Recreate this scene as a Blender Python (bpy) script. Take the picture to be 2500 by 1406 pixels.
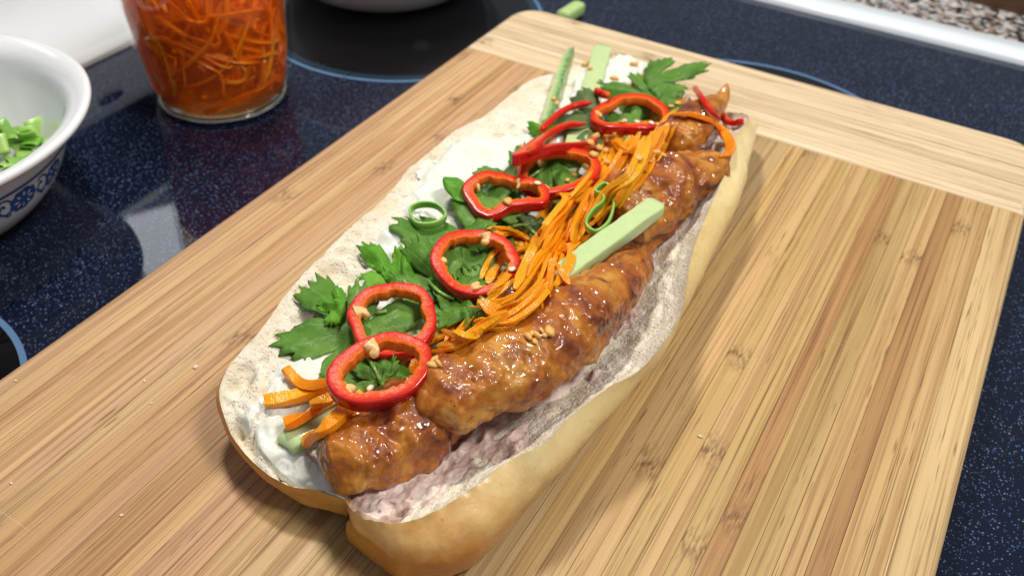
import bpy, bmesh, math, random
import numpy as np
from mathutils import Vector, Matrix
from mathutils.bvhtree import BVHTree
from mathutils.geometry import delaunay_2d_cdt

# ------------------------------------------------------------------ camera, world, lights
sc = bpy.context.scene
for o in list(bpy.data.objects):
    bpy.data.objects.remove(o)
YAW, PITCH, ROLL, FPX = -0.5029013, 0.7202523, 0.0388070, 2181.66      # solved from the edges of the board
BT = 0.018                                                              # top of the board above the cooktop
CAM = np.array([0.2415642, -0.4402708, 0.22 + BT])
FW = np.array([math.sin(YAW) * math.cos(PITCH), math.cos(YAW) * math.cos(PITCH), -math.sin(PITCH)])
_r = np.array([math.cos(YAW), -math.sin(YAW), 0.0])
_u = np.cross(_r, FW)
RT = _r * math.cos(ROLL) + _u * math.sin(ROLL)
UP = -_r * math.sin(ROLL) + _u * math.cos(ROLL)
cam = bpy.data.cameras.new("camera")
camo = bpy.data.objects.new("camera", cam)
sc.collection.objects.link(camo)
camo.matrix_world = Matrix(((RT[0], UP[0], -FW[0], CAM[0]), (RT[1], UP[1], -FW[1], CAM[1]),
                            (RT[2], UP[2], -FW[2], CAM[2]), (0, 0, 0, 1)))
cam.sensor_width = 36.0
cam.lens = 36.0 * FPX / 2500.0
cam.clip_start = 0.01
cam.clip_end = 20.0
cam.dof.use_dof = True
cam.dof.focus_distance = 0.262
cam.dof.aperture_fstop = 15.0
sc.camera = camo

world = bpy.data.worlds.new("World")
sc.world = world
world.use_nodes = True
world.node_tree.nodes["Background"].inputs[0].default_value = (0.80, 0.88, 1.0, 1)
world.node_tree.nodes["Background"].inputs[1].default_value = 0.245


def area(name, loc, target, sx, sy, power, col):
    L = bpy.data.lights.new(name, 'AREA')
    L.shape = 'RECTANGLE'
    L.size, L.size_y, L.energy, L.color = sx, sy, power, col
    o = bpy.data.objects.new(name, L)
    sc.collection.objects.link(o)
    o.location = loc
    o.rotation_euler = (Vector(target) - Vector(loc)).to_track_quat('-Z', 'Y').to_euler()
    return o


area("hood_lamp", (-0.16, 0.02, 0.80), (0.12, -0.2, 0.03), 0.11, 0.08, 4.9, (1.0, 0.94, 0.85))
area("ceiling_lamp", (0.72, -0.12, 1.1), (0.12, -0.2, 0.0), 0.28, 0.28, 10.0, (1.0, 0.97, 0.93))
area("reflection_light", (-0.62, 0.155, 0.53), (0.0, -0.2, 0.0), 0.08, 0.10, 0.09, (0.93, 0.95, 1.0))  # added light, stands in for the bright patch mirrored in the cooktop

sc.view_settings.view_transform = 'Standard'
sc.view_settings.look = 'None'
sc.view_settings.exposure = 0.05
sc.view_settings.gamma = 1.0
sc.cycles.use_denoising = True
sc.cycles.max_bounces = 10
sc.cycles.transparent_max_bounces = 24
sc.cycles.sample_clamp_indirect = 6.0

rng = np.random.default_rng(7)
random.seed(7)


# ------------------------------------------------------------------ pixels, noise, meshes
def ray(px, py):
    v = FW + RT * (px - 1250) / FPX - UP * (py - 703) / FPX
    return v / np.linalg.norm(v)


def P(px, py, h):                      # point of the sight line at height h above the board top
    v = ray(px, py)
    return CAM + v * ((h + BT - CAM[2]) / v[2])


def G(px, py):                         # on the cooktop
    return P(px, py, -BT)


def _hash(ix, iy, iz, seed):
    h = (ix * 374761393 + iy * 668265263 + iz * 1274126177 + seed * 974711) & 0xFFFFFFFF
    h = ((h ^ (h >> 13)) * 1274126177) & 0xFFFFFFFF
    h = h ^ (h >> 16)
    return (h & 0xFFFF) / 65535.0


def vnoise(p, seed=0):
    p = np.asarray(p, float)
    i = np.floor(p).astype(np.int64)
    f = p - i
    f = f * f * f * (f * (f * 6 - 15) + 10)
    r = 0
    for dx in (0, 1):
        for dy in (0, 1):
            for dz in (0, 1):
                w = (f[:, 0] if dx else 1 - f[:, 0]) * (f[:, 1] if dy else 1 - f[:, 1]) * (f[:, 2] if dz else 1 - f[:, 2])
                r = r + w * _hash(i[:, 0] + dx, i[:, 1] + dy, i[:, 2] + dz, seed)
    return r * 2 - 1


ROT = np.array(Matrix.Rotation(0.7, 3, 'X') @ Matrix.Rotation(0.9, 3, 'Y') @ Matrix.Rotation(0.5, 3, 'Z'))


def fbm(p, scale, oct=3, seed=0):
    p = (np.asarray(p, float) * scale) @ ROT
    a, r = 1.0, 0
    for k in range(oct):
        r = r + a * vnoise(p + 17.3 * k, seed + k)
        p = (p * 2.03) @ ROT
        a *= 0.5
    return r / 1.6


def sstep(a, b, x):
    t = np.clip((x - a) / (b - a), 0, 1)
    return t * t * (3 - 2 * t)


def resample(pts, n):
    pts = np.asarray(pts, float)
    m = len(pts)
    if m == 2:
        return pts[0] + (pts[1] - pts[0]) * np.linspace(0, 1, n)[:, None]
    q = np.vstack([2 * pts[0] - pts[1], pts, 2 * pts[-1] - pts[-2]])
    out = []
    for k in range(m - 1):
        a, b, c, d = q[k], q[k + 1], q[k + 2], q[k + 3]
        for t in np.linspace(0, 1, 12, endpoint=False):
            out.append(0.5 * ((2 * b) + (-a + c) * t + (2 * a - 5 * b + 4 * c - d) * t * t + (-a + 3 * b - 3 * c + d) * t ** 3))
    out.append(pts[-1])
    out = np.array(out)
    s = np.r_[0, np.cumsum(np.linalg.norm(np.diff(out, axis=0), axis=1))]
    t = np.linspace(0, s[-1], n)
    return np.stack([np.interp(t, s, out[:, k]) for k in range(out.shape[1])], 1)


def closed(pts, n):
    pts = np.asarray(pts, float)
    m = len(pts)
    r = resample(np.vstack([pts, pts, pts[:1]]), 2 * n + 1)
    seg = r[n // 2: n // 2 + n]
    return seg


def obj(name, verts, faces, mat, parent=None, col=None, uv=None, smooth=True, origin=None, mats=None, midx=None):
    verts = np.asarray(verts, float)
    if origin is None:
        if parent is not None and parent.type == 'EMPTY':
            origin = np.array(parent["_o"])
        else:
            origin = np.array([(verts[:, 0].min() + verts[:, 0].max()) / 2, (verts[:, 1].min() + verts[:, 1].max()) / 2, verts[:, 2].min()])
    me = bpy.data.meshes.new(name)
    me.from_pydata((verts - origin).tolist(), [], [tuple(int(i) for i in f) for f in faces])
    for m in (mats or [mat]):
        me.materials.append(m)
    if midx is not None:
        me.polygons.foreach_set("material_index", np.asarray(midx, np.int32))
    if smooth:
        me.polygons.foreach_set("use_smooth", [True] * len(me.polygons))
    if col is not None:
        a = me.color_attributes.new("Col", 'FLOAT_COLOR', 'POINT')
        c = np.ones((len(verts), 4))
        c[:, :3] = col
        a.data.foreach_set("color", c.ravel())
    if uv is not None:
        l = me.uv_layers.new(name="UVMap")
        vi = np.zeros(len(me.loops), np.int32)
        me.loops.foreach_get("vertex_index", vi)
        l.data.foreach_set("uv", np.asarray(uv, float)[vi].ravel())
    me.update()
    o = bpy.data.objects.new(name, me)
    sc.collection.objects.link(o)
    po = np.zeros(3)
    if parent is not None:
        o.parent = parent
        po = world_origin(parent)
    o.location = origin - po
    WO[o.name] = np.array(origin)
    return o


WO = {}


def world_origin(o):
    return WO[o.name]


def thing(name, loc):
    o = bpy.data.objects.new(name, None)
    sc.collection.objects.link(o)
    o.empty_display_size = 0.01
    o.location = loc
    WO[o.name] = np.array(loc, float)
    o["_o"] = [float(v) for v in loc]
    return o


def tag(o, label, cat, group=None, kind=None):
    o["label"] = label
    o["category"] = cat
    if group:
        o["group"] = group
    if kind:
        o["kind"] = kind
    return o


SUP = []                                # everything that can carry something


def support(verts, faces):
    SUP.append(BVHTree.FromPolygons([tuple(v) for v in np.asarray(verts)], [tuple(int(i) for i in f) for f in faces]))


def cast(o, d):
    best, bd = None, 1e9
    o, d = Vector(o), Vector(d)
    for b in SUP:
        h = b.ray_cast(o, d)
        if h[0] is not None and h[3] < bd:
            best, bd = h[0], h[3]
    return best


def hit(px, py):
    h = cast(CAM, ray(px, py))
    return P(px, py, 0) if h is None else np.array(h)


def drop(x, y):
    h = cast((x, y, 0.3), (0, 0, -1))
    return BT if h is None else h[2]


def grid_faces(nu, nv, wrap_u=False, wrap_v=False):
    f = []
    for i in range(nu if wrap_u else nu - 1):
        for j in range(nv if wrap_v else nv - 1):
            a, b = i * nv + j, i * nv + (j + 1) % nv
            c, d = ((i + 1) % nu) * nv + (j + 1) % nv, ((i + 1) % nu) * nv + j
            f.append((a, b, c, d))
    return f


def frames(path, ref=(0, 0, 1)):
    path = np.asarray(path)
    t = np.gradient(path, axis=0)
    t /= np.linalg.norm(t, axis=1)[:, None] + 1e-12
    ref = np.asarray(ref, float)
    s = np.cross(t, ref)
    n = np.linalg.norm(s, axis=1)
    for i in range(len(s)):
        if n[i] < 1e-3:
            s[i] = s[i - 1] if i else np.array([1.0, 0, 0])
    s /= np.linalg.norm(s, axis=1)[:, None]
    u = np.cross(s, t)
    return t, s, u


def sweep(path, sec, ref=(0, 0, 1), roll=None, scale=None, wrap=False):
    """sec: (k,2) side/up outline carried along path; scale (n,2) or (n,)"""
    path = np.asarray(path)
    n, k = len(path), len(sec)
    t, s, u = frames(path, ref)
    if wrap:
        tt = np.roll(path, -1, 0) - np.roll(path, 1, 0)
        tt /= np.linalg.norm(tt, axis=1)[:, None]
        s = np.cross(tt, np.asarray(ref, float))
        s /= np.linalg.norm(s, axis=1)[:, None]
        u = np.cross(s, tt)
    if roll is not None:
        c, si = np.cos(roll)[:, None], np.sin(roll)[:, None]
        s, u = s * c + u * si, -s * si + u * c
    if scale is None:
        scale = np.ones((n, 2))
    scale = np.asarray(scale, float)
    if scale.ndim == 1:
        scale = np.stack([scale, scale], 1)
    sec = np.asarray(sec, float)
    v = path[:, None, :] + s[:, None, :] * (sec[None, :, 0, None] * scale[:, None, 0, None]) + u[:, None, :] * (sec[None, :, 1, None] * scale[:, None, 1, None])
    v = v.reshape(-1, 3)
    f = grid_faces(n, k, wrap_u=wrap, wrap_v=True)
    if not wrap:
        f.append(tuple(range(k - 1, -1, -1)))
        f.append(tuple(range((n - 1) * k, n * k)))
    return v, f


def rrect(w, h, r, k=2):
    pts = []
    for cx, cy, a0 in ((w / 2 - r, h / 2 - r, 0), (-w / 2 + r, h / 2 - r, 90), (-w / 2 + r, -h / 2 + r, 180), (w / 2 - r, -h / 2 + r, 270)):
        for i in range(k + 1):
            a = math.radians(a0 + 90 * i / k)
            pts.append((cx + r * math.cos(a), cy + r * math.sin(a)))
    return np.array(pts)


def lathe(profile, n, c):
    a = np.linspace(0, 2 * math.pi, n, endpoint=False)
    prof = np.asarray(profile, float)
    v = np.stack([c[0] + prof[None, :, 0] * np.cos(a)[:, None], c[1] + prof[None, :, 0] * np.sin(a)[:, None],
                  np.broadcast_to(c[2] + prof[None, :, 1], (n, len(prof)))], 2).reshape(-1, 3)
    return v, [q[::-1] for q in grid_faces(n, len(prof), wrap_u=True)]


# ------------------------------------------------------------------ material helper
class Mat:
    def __init__(self, name):
        self.m = bpy.data.materials.new(name)
        self.m.use_nodes = True
        self.t = self.m.node_tree
        self.b = self.t.nodes["Principled BSDF"]
        self.o = self.t.nodes["Material Output"]

    def n(self, typ, props=None, **inp):
        nd = self.t.nodes.new('ShaderNode' + typ)
        for k, v in (props or {}).items():
            setattr(nd, k, v)
        for k, v in inp.items():
            key = int(k[1:]) if k[0] == 'i' and k[1:].isdigit() else k.replace('_', ' ')
            self.set(nd.inputs[key], v)
        return nd

    def set(self, sock, v):
        if isinstance(v, bpy.types.NodeSocket):
            self.t.links.new(v, sock)
        elif isinstance(v, bpy.types.Node):
            self.t.links.new(v.outputs[0], sock)
        else:
            if sock.type == 'RGBA' and len(v) == 3:
                v = (*v, 1)
            sock.default_value = v

    def p(self, **inp):
        for k, v in inp.items():
            self.set(self.b.inputs[k.replace('_', ' ')], v)
        return self

    def co(self, which='Object', scale=(1, 1, 1), rot=(0, 0, 0)):
        tc = self.n('TexCoord')
        mp = self.n('Mapping', None, Scale=scale, Rotation=rot)
        self.t.links.new(tc.outputs[which], mp.inputs[0])
        return mp.outputs[0]

    def noise(self, vec, scale, detail=3, rough=0.55, dist=0.0):
        nd = self.n('TexNoise', None, Vector=vec, Scale=scale, Detail=detail, Roughness=rough, Distortion=dist)
        return nd.outputs[0]

    def voro(self, vec, scale, feature='F1', rnd=1.0):
        nd = self.n('TexVoronoi', {'feature': feature}, Vector=vec, Scale=scale, Randomness=rnd)
        return nd

    def ramp(self, fac, stops, interp='LINEAR'):
        nd = self.n('ValToRGB', None, Fac=fac)
        nd.color_ramp.interpolation = interp
        e = nd.color_ramp.elements
        while len(e) < len(stops):
            e.new(0.5)
        for x, (p, c) in zip(e, stops):
            x.position = p
            x.color = (*c, 1) if len(c) == 3 else c
        return nd.outputs[0]

    def mix(self, fac, a, b, mode='MIX'):
        nd = self.n('Mix', {'data_type': 'RGBA', 'blend_type': mode})
        self.set(nd.inputs[0], fac)
        self.set(nd.inputs[6], a)
        self.set(nd.inputs[7], b)
        return nd.outputs[2]

    def math(self, op, a, b=0.0, c=0.0):
        nd = self.n('Math', {'operation': op})
        self.set(nd.inputs[0], a)
        self.set(nd.inputs[1], b)
        self.set(nd.inputs[2], c)
        return nd.outputs[0]

    def rng(self, v, a, b, c=0.0, d=1.0):
        nd = self.n('MapRange', None, Value=v)
        for k, x in zip((1, 2, 3, 4), (a, b, c, d)):
            nd.inputs[k].default_value = x
        return nd.outputs[0]

    def bump(self, h, strength=0.5, dist=0.001, normal=None):
        nd = self.n('Bump', None, Height=h, Strength=strength, Distance=dist)
        if normal is not None:
            self.set(nd.inputs['Normal'], normal)
        return nd.outputs[0]

    def attr(self, name='Col'):
        return self.n('Attribute', {'attribute_name': name}).outputs[0]

    def sss(self, w, rad, scale):
        self.p(Subsurface_Weight=w, Subsurface_Radius=rad, Subsurface_Scale=scale)
        return self


GREY = lambda v: (v, v, v)


# ------------------------------------------------------------------ materials
def m_bamboo(name, along):
    M = Mat(name)
    info = M.n('ObjectInfo')
    tc = M.n('TexCoord')
    off = M.n('VectorMath', {'operation': 'SCALE'})
    M.set(off.inputs[0], (3.1, 5.7, 0.0))
    M.set(off.inputs['Scale'], info.outputs['Random'])
    add = M.n('VectorMath', {'operation': 'ADD'})
    M.set(add.inputs[0], tc.outputs['Object'])
    M.set(add.inputs[1], off.outputs[0])
    rot = (0, 0, 0) if along == 'Y' else (0, 0, math.pi / 2)
    def mp(sx, sy):
        r = M.n('Mapping', None, Vector=add.outputs[0], Rotation=rot)
        s = M.n('Mapping', None, Vector=r.outputs[0], Scale=(sx, sy, sx))
        return s.outputs[0]
    fine = M.noise(mp(2300, 16), 1.0, 2, 0.5)
    mid = M.noise(mp(800, 9), 1.0, 3, 0.6)
    wide = M.noise(mp(160, 7), 1.0, 2, 0.5)
    dash = M.noise(mp(1500, 55), 1.0, 1, 0.5)
    dmask = M.noise(mp(180, 12), 1.0, 2, 0.5)
    base = info.outputs['Color']
    pale = M.mix(1.0, base, (1.16, 1.20, 1.25), 'MULTIPLY')
    dark = M.mix(1.0, base, (0.58, 0.45, 0.32), 'MULTIPLY')
    c = M.mix(M.rng(wide, 0.35, 0.68), base, pale)
    c = M.mix(M.rng(mid, 0.50, 0.72, 0, 0.62), c, dark)
    c = M.mix(M.rng(M.noise(mp(420, 3.5), 1.0, 3, 0.6), 0.48, 0.64, 0, 0.55), c, dark)
    line = M.rng(fine, 0.55, 0.63)
    line = M.math('MULTIPLY', line, M.rng(mid, 0.36, 0.60))
    c = M.mix(M.math('MULTIPLY', line, 0.72), c, (0.19, 0.08, 0.026))
    d = M.math('MULTIPLY', M.rng(dash, 0.64, 0.69), M.rng(dmask, 0.50, 0.60))
    c = M.mix(M.math('MULTIPLY', d, 0.75), c, (0.17, 0.07, 0.025))
    # culm nodes: short dark knots across a strip
    sep = M.n('SeparateXYZ', None, Vector=mp(1, 1))
    rep = M.math('FRACT', M.math('MULTIPLY', M.math('ADD', sep.outputs[1], M.math('MULTIPLY', M.noise(mp(120, 60), 1.0, 2), 0.012)), 3.3))
    knot = M.math('SUBTRACT', 1.0, M.rng(M.math('ABSOLUTE', M.math('SUBTRACT', rep, 0.5)), 0.0, 0.026))
    kn = M.math('MULTIPLY', knot, M.rng(M.noise(mp(1100, 260), 1.0, 2), 0.40, 0.60))
    kn = M.math('MULTIPLY', kn, M.rng(info.outputs['Random'], 0.15, 0.25))
    c = M.mix(M.math('MULTIPLY', kn, 0.8), c, (0.13, 0.055, 0.022))
    geo = M.n('NewGeometry').outputs['Position']
    cm = M.n('Mapping', None, Vector=geo, Rotation=(0, 0, 0.5), Scale=(22, 1500, 1))
    cut = M.math('MULTIPLY', M.rng(M.noise(cm.outputs[0], 1.0, 1), 0.735, 0.77), M.rng(M.noise(geo, 18, 2), 0.45, 0.6))
    c = M.mix(M.math('MULTIPLY', cut, 0.4), c, (0.74, 0.60, 0.40))
    hh = M.math('SUBTRACT', 0.5, M.math('ADD', M.math('ADD', line, cut), M.math('ADD', d, kn)))
    M.p(Base_Color=c, Roughness=M.rng(mid, 0.3, 0.7, 0.38, 0.55), Normal=M.bump(hh, 0.25, 0.0003), Specular_IOR_Level=0.35)
    return M.m


BAMBOO_Y = m_bamboo("bamboo_lengthwise", 'Y')
BAMBOO_X = m_bamboo("bamboo_crosswise", 'X')


def m_cooktop():
    M = Mat("speckled_ceramic_glass")
    co = M.co('Object')
    w = M.noise(co, 900, 2, 0.5)
    wv = M.n('VectorMath', {'operation': 'MULTIPLY_ADD'})
    cn = M.n('TexNoise', None, Vector=co, Scale=700, Detail=1)
    M.set(wv.inputs[0], cn.outputs[1])
    M.set(wv.inputs[1], (0.0013, 0.0013, 0.0))
    M.set(wv.inputs[2], co)
    v = M.voro(wv.outputs[0], 1050)
    sp = M.math('SUBTRACT', 1.0, M.rng(v.outputs['Distance'], 0.20, 0.34))
    rnd = M.n('SeparateColor', None, Color=v.outputs['Color'])
    keep = M.rng(rnd.outputs[0], 0.30, 0.40)
    bright = M.rng(rnd.outputs[1], 0.0, 1.0, 0.25, 1.0)
    patch = M.rng(M.noise(co, 28, 2), 0.3, 0.7, 0.55, 1.0)
    f = M.math('MULTIPLY', M.math('MULTIPLY', sp, keep), M.math('MULTIPLY', bright, patch))
    colr = M.mix(M.rng(rnd.outputs[2], 0.7, 0.95), (0.24, 0.29, 0.40), (0.12, 0.25, 0.58))
    c = M.mix(f, (0.005, 0.008, 0.022), colr)
    M.p(Base_Color=c, Roughness=0.035, Specular_IOR_Level=0.5)
    return M.m


COOK = m_cooktop()
BURN = Mat("burner_black_glass").p(Base_Color=(0.003, 0.003, 0.004), Roughness=0.05).m
RING = Mat("burner_ring_print").p(Base_Color=(0.10, 0.19, 0.33), Roughness=0.12).m
ENAMEL = Mat("white_enamel").p(Base_Color=(0.70, 0.72, 0.75), Roughness=0.16).m
TRIM = Mat("white_trim").p(Base_Color=(0.78, 0.83, 0.88), Roughness=0.25).m


def m_granite():
    M = Mat("granite")
    co = M.co('Object')
    v = M.voro(co, 330)
    s = M.n('SeparateColor', None, Color=v.outputs['Color'])
    c = M.ramp(s.outputs[0], [(0.0, (0.02, 0.02, 0.02)), (0.25, (0.10, 0.09, 0.085)), (0.45, (0.33, 0.22, 0.17)), (0.6, (0.40, 0.38, 0.36)), (0.85, (0.62, 0.60, 0.57))], 'CONSTANT')
    M.p(Base_Color=c, Roughness=0.15)
    return M.m


GRANITE = m_granite()


def m_wood_dark():
    M = Mat("dark_wood")
    n = M.noise(M.co('Object', (8, 90, 90)), 1.0, 4)
    M.p(Base_Color=M.ramp(n, [(0.3, (0.05, 0.022, 0.010)), (0.7, (0.14, 0.07, 0.03))]), Roughness=0.45)
    return M.m


DARKWOOD = m_wood_dark()


def m_crumb():
    M = Mat("bread_crumb")
    co = M.co('Object')
    a = M.noise(co, 700, 4, 0.7)
    b = M.noise(co, 90, 3, 0.6)
    v = M.voro(co, 760)
    pit = M.rng(v.outputs['Distance'], 0.0, 0.42)
    c = M.ramp(b, [(0.3, (0.80, 0.70, 0.52)), (0.6, (0.86, 0.80, 0.67))])
    c = M.mix(M.math('MULTIPLY', M.math('SUBTRACT', 1.0, pit), M.rng(a, 0.45, 0.65, 0, 0.18)), c, (0.70, 0.55, 0.34))
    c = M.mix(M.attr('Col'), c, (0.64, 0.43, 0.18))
    h = M.math('ADD', M.math('MULTIPLY', pit, 0.6), a)
    M.p(Base_Color=c, Roughness=0.85, Normal=M.bump(h, 0.75, 0.0012), Specular_IOR_Level=0.2)
    M.sss(0.25, (1.0, 0.7, 0.4), 0.002)
    return M.m


CRUMB = m_crumb()


def m_crust():
    M = Mat("golden_crust")
    co = M.co('Object')
    a = M.noise(co, 26, 4, 0.6)
    b = M.noise(co, 170, 4, 0.65)
    s = M.voro(co, 330)
    bake_highlight = M.n('SeparateColor', None, Color=M.attr('Col'))
    pale = M.mix(M.rng(a, 0.35, 0.7), (0.87, 0.64, 0.25), (0.91, 0.76, 0.42))
    gold = M.mix(M.rng(a, 0.35, 0.7), (0.46, 0.165, 0.025), (0.66, 0.32, 0.055))
    k = M.math('ADD', bake_highlight.outputs[0], M.rng(b, 0.35, 0.65, -0.12, 0.14))
    c = M.mix(k, pale, gold)
    c = M.mix(M.math('MULTIPLY', M.math('SUBTRACT', 1.0, M.rng(s.outputs['Distance'], 0.02, 0.12)), M.rng(a, 0.5, 0.6)), c, (0.36, 0.15, 0.04))
    h = M.math('ADD', M.math('MULTIPLY', b, 0.6), M.math('ADD', M.math('MULTIPLY', M.noise(co, 900, 2), 0.25), M.math('MULTIPLY', M.rng(M.voro(co, 210).outputs['Distance'], 0.0, 0.35), -0.5)))
    M.p(Base_Color=c, Roughness=M.rng(b, 0.3, 0.7, 0.20, 0.32), Normal=M.bump(h, 0.30, 0.0008), Specular_IOR_Level=0.65)
    M.sss(0.12, (1.0, 0.55, 0.2), 0.002)
    return M.m


CRUST = m_crust()


def m_mayo():
    M = Mat("mayonnaise")
    co = M.co('Object')
    a = M.noise(co, 160, 3, 0.5)
    c = M.mix(M.rng(a, 0.35, 0.7), (0.78, 0.78, 0.67), (0.83, 0.84, 0.76))
    M.p(Base_Color=c, Roughness=0.13, Specular_IOR_Level=0.6, Normal=M.bump(M.noise(M.co('Object', (1, .35, 1)), 330, 2, 0.5), 0.5, 0.0012))
    M.sss(0.3, (1, 0.9, 0.7), 0.0015)
    return M.m


MAYO = m_mayo()


def m_pate():
    M = Mat("pate")
    co = M.co('Object')
    a = M.noise(M.co('Object', (1, .5, 1)), 130, 4, 0.6)
    b = M.noise(co, 600, 3, 0.6)
    v = M.voro(co, 300)
    c = M.ramp(a, [(0.3, (0.20, 0.11, 0.085)), (0.43, (0.60, 0.43, 0.37)), (0.62, (0.78, 0.64, 0.57))])
    c = M.mix(M.math('MULTIPLY', M.math('SUBTRACT', 1.0, M.rng(v.outputs['Distance'], 0.05, 0.25)), M.rng(b, 0.5, 0.58, 0, 0.9)), c, (0.12, 0.06, 0.04))
    M.p(Base_Color=c, Roughness=0.42, Normal=M.bump(M.math('ADD', M.math('MULTIPLY', b, 0.6), M.math('MULTIPLY', a, 1.5)), 0.6, 0.0012))
    M.sss(0.2, (1, 0.5, 0.4), 0.0015)
    return M.m


PATE = m_pate()


def m_chicken():
    M = Mat("glazed_chicken")
    co = M.co('Object')
    a = M.noise(co, 62, 3, 0.55, 0.8)
    b = M.noise(co, 130, 3, 0.55, 0.5)
    g = M.noise(co, 520, 2, 0.5)
    c = M.ramp(a, [(0.33, (0.11, 0.016, 0.002)), (0.44, (0.30, 0.070, 0.003)), (0.55, (0.46, 0.148, 0.006)), (0.66, (0.56, 0.24, 0.026)), (0.78, (0.64, 0.39, 0.12))])
    c = M.mix(M.rng(b, 0.58, 0.70, 0, 0.9), c, (0.16, 0.022, 0.004))
    c = M.mix(M.rng(M.noise(co, 1300, 1), 0.70, 0.74, 0, 0.8), c, (0.05, 0.015, 0.006))
    h = M.math('ADD', M.math('MULTIPLY', b, 1.0), M.math('MULTIPLY', g, 0.25))
    n = M.bump(h, 0.5, 0.0012)
    M.p(Base_Color=c, Roughness=0.45, Normal=n, Specular_IOR_Level=0.3, Coat_Weight=0.85, Coat_Roughness=M.rng(M.noise(co, 95, 2), 0.45, 0.68, 0.04, 0.22), Coat_IOR=1.5)
    n2 = M.bump(M.math('ADD', M.noise(co, 470, 0.0, 0.5), M.math('MULTIPLY', M.noise(co, 130, 1), 0.6)), 1.0, 0.0011)
    M.set(M.b.inputs['Coat Normal'], n2)
    M.sss(0.12, (1.0, 0.35, 0.1), 0.002)
    return M.m


CHICKEN = m_chicken()


def m_carrot(name, c0, c1):
    M = Mat(name)
    info = M.n('ObjectInfo')
    co = M.co('Object')
    c = M.mix(info.outputs['Random'], c0, c1)
    c = M.mix(M.rng(M.noise(co, 350, 3), 0.35, 0.7, 0, 0.5), c, (0.92, 0.33, 0.012))
    M.p(Base_Color=c, Roughness=0.20, Normal=M.bump(M.noise(co, 1300, 2), 0.5, 0.0006), Specular_IOR_Level=0.4)
    M.sss(0.6, (1, 0.40, 0.05), 0.003)
    return M.m


CARROT = m_carrot("wet_carrot", (1.0, 0.25, 0.003), (1.0, 0.42, 0.008))
CARROT_J = m_carrot("pickled_carrot", (0.95, 0.17, 0.003), (1.0, 0.29, 0.006))


def m_attr(name, rough, spec=0.5, sss=0.2, rad=(1, .4, .2), bs=900, bst=0.2, coat=0.0, var=None):
    M = Mat(name)
    c = M.attr('Col')
    if var:
        c = M.mix(M.rng(M.noise(M.co('Object'), var[0], 3), 0.35, 0.65, 0, var[1]), c, var[2])
    M.p(Base_Color=c, Roughness=rough, Specular_IOR_Level=spec, Normal=M.bump(M.noise(M.co('Object'), bs, 3), bst, 0.0006), Coat_Weight=coat, Coat_Roughness=0.08)
    M.sss(sss, rad, 0.002)
    return M.m


CHILI = m_attr("red_chili", 0.30, 0.14, 0.15, (1, .15, .05), 600, 0.30, 0.0, (900, 0.18, (0.78, 0.12, 0.02)))
CHILI_SKIN = m_attr("red_chili_skin", 0.17, 0.5, 0.18, (1, .15, .05), 300, 0.06, 0.2)
PITH = Mat("chili_pith").p(Base_Color=(0.88, 0.54, 0.22), Roughness=0.3).sss(0.4, (1, .6, .3), 0.002).m
SEED = Mat("chili_seed").p(Base_Color=(0.85, 0.76, 0.52), Roughness=0.35).sss(0.2, (1, .8, .5), 0.001).m
CUKE = m_attr("cucumber_flesh", 0.22, 0.5, 0.4, (.6, 1, .3), 260, 0.18, 0.2, (300, 0.35, (0.62, 0.74, 0.38)))
SCAL = m_attr("scallion", 0.3, 0.5, 0.3, (.5, 1, .2), 500, 0.2, 0.1)


def m_leaf(name, dark, lite, vein):
    M = Mat(name)
    info = M.n('ObjectInfo')
    co = M.co('Object')
    uv = M.n('TexCoord').outputs['UV']
    s = M.n('SeparateXYZ', None, Vector=uv)
    nz = M.noise(co, 420, 4, 0.65)
    c = M.mix(M.rng(M.noise(co, 75, 3), 0.3, 0.7), dark, lite)
    c = M.mix(M.math('MULTIPLY', info.outputs['Random'], 0.5), c, dark)
    th = M.math('ADD', s.outputs[0], M.math('MULTIPLY', nz, 0.03))
    fr = M.math('ABSOLUTE', M.math('SUBTRACT', M.math('FRACT', M.math('MULTIPLY', th, 17.0)), 0.5))
    wid = M.math('MULTIPLY', M.math('SUBTRACT', 1.0, M.rng(fr, 0.0, 0.10)), M.rng(s.outputs[1], 0.05, 1.0, 0.8, 0.25))
    c = M.mix(M.math('MULTIPLY', wid, 0.6), c, vein)
    n = M.bump(M.math('ADD', M.math('MULTIPLY', wid, -0.5), nz), 0.45, 0.0008)
    M.p(Base_Color=c, Roughness=M.rng(nz, 0.35, 0.65, 0.22, 0.5), Normal=n, Specular_IOR_Level=0.22)
    tr = M.n('BsdfTranslucent', None, Color=M.mix(0.5, c, (0.14, 0.30, 0.02)), Normal=n)
    mx = M.n('MixShader', None, Fac=0.36)
    M.t.links.new(M.b.outputs[0], mx.inputs[1])
    M.t.links.new(tr.outputs[0], mx.inputs[2])
    M.t.links.new(mx.outputs[0], M.o.inputs[0])
    return M.m


LEAF = m_leaf("cilantro_leaf", (0.10, 0.27, 0.030), (0.27, 0.50, 0.095), (0.48, 0.68, 0.24))
LEAF2 = m_leaf("cilantro_leaf_bright", (0.11, 0.38, 0.025), (0.27, 0.60, 0.06), (0.46, 0.72, 0.18))
LEAF3 = m_leaf("cilantro_leaf_pale", (0.12, 0.20, 0.06), (0.26, 0.35, 0.15), (0.36, 0.46, 0.22))
GARLIC = Mat("fried_garlic").p(Base_Color=(0.74, 0.40, 0.10), Roughness=0.5).sss(0.3, (1, .6, .2), 0.001).m
CRUMBBIT = Mat("bread_bit").p(Base_Color=(0.78, 0.66, 0.45), Roughness=0.8).m
CERAMIC = Mat("white_ceramic").p(Base_Color=(0.80, 0.81, 0.82), Roughness=0.12, Coat_Weight=0.3).m
BLUE = Mat("blue_print").p(Base_Color=(0.035, 0.10, 0.30), Roughness=0.15).m


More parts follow.
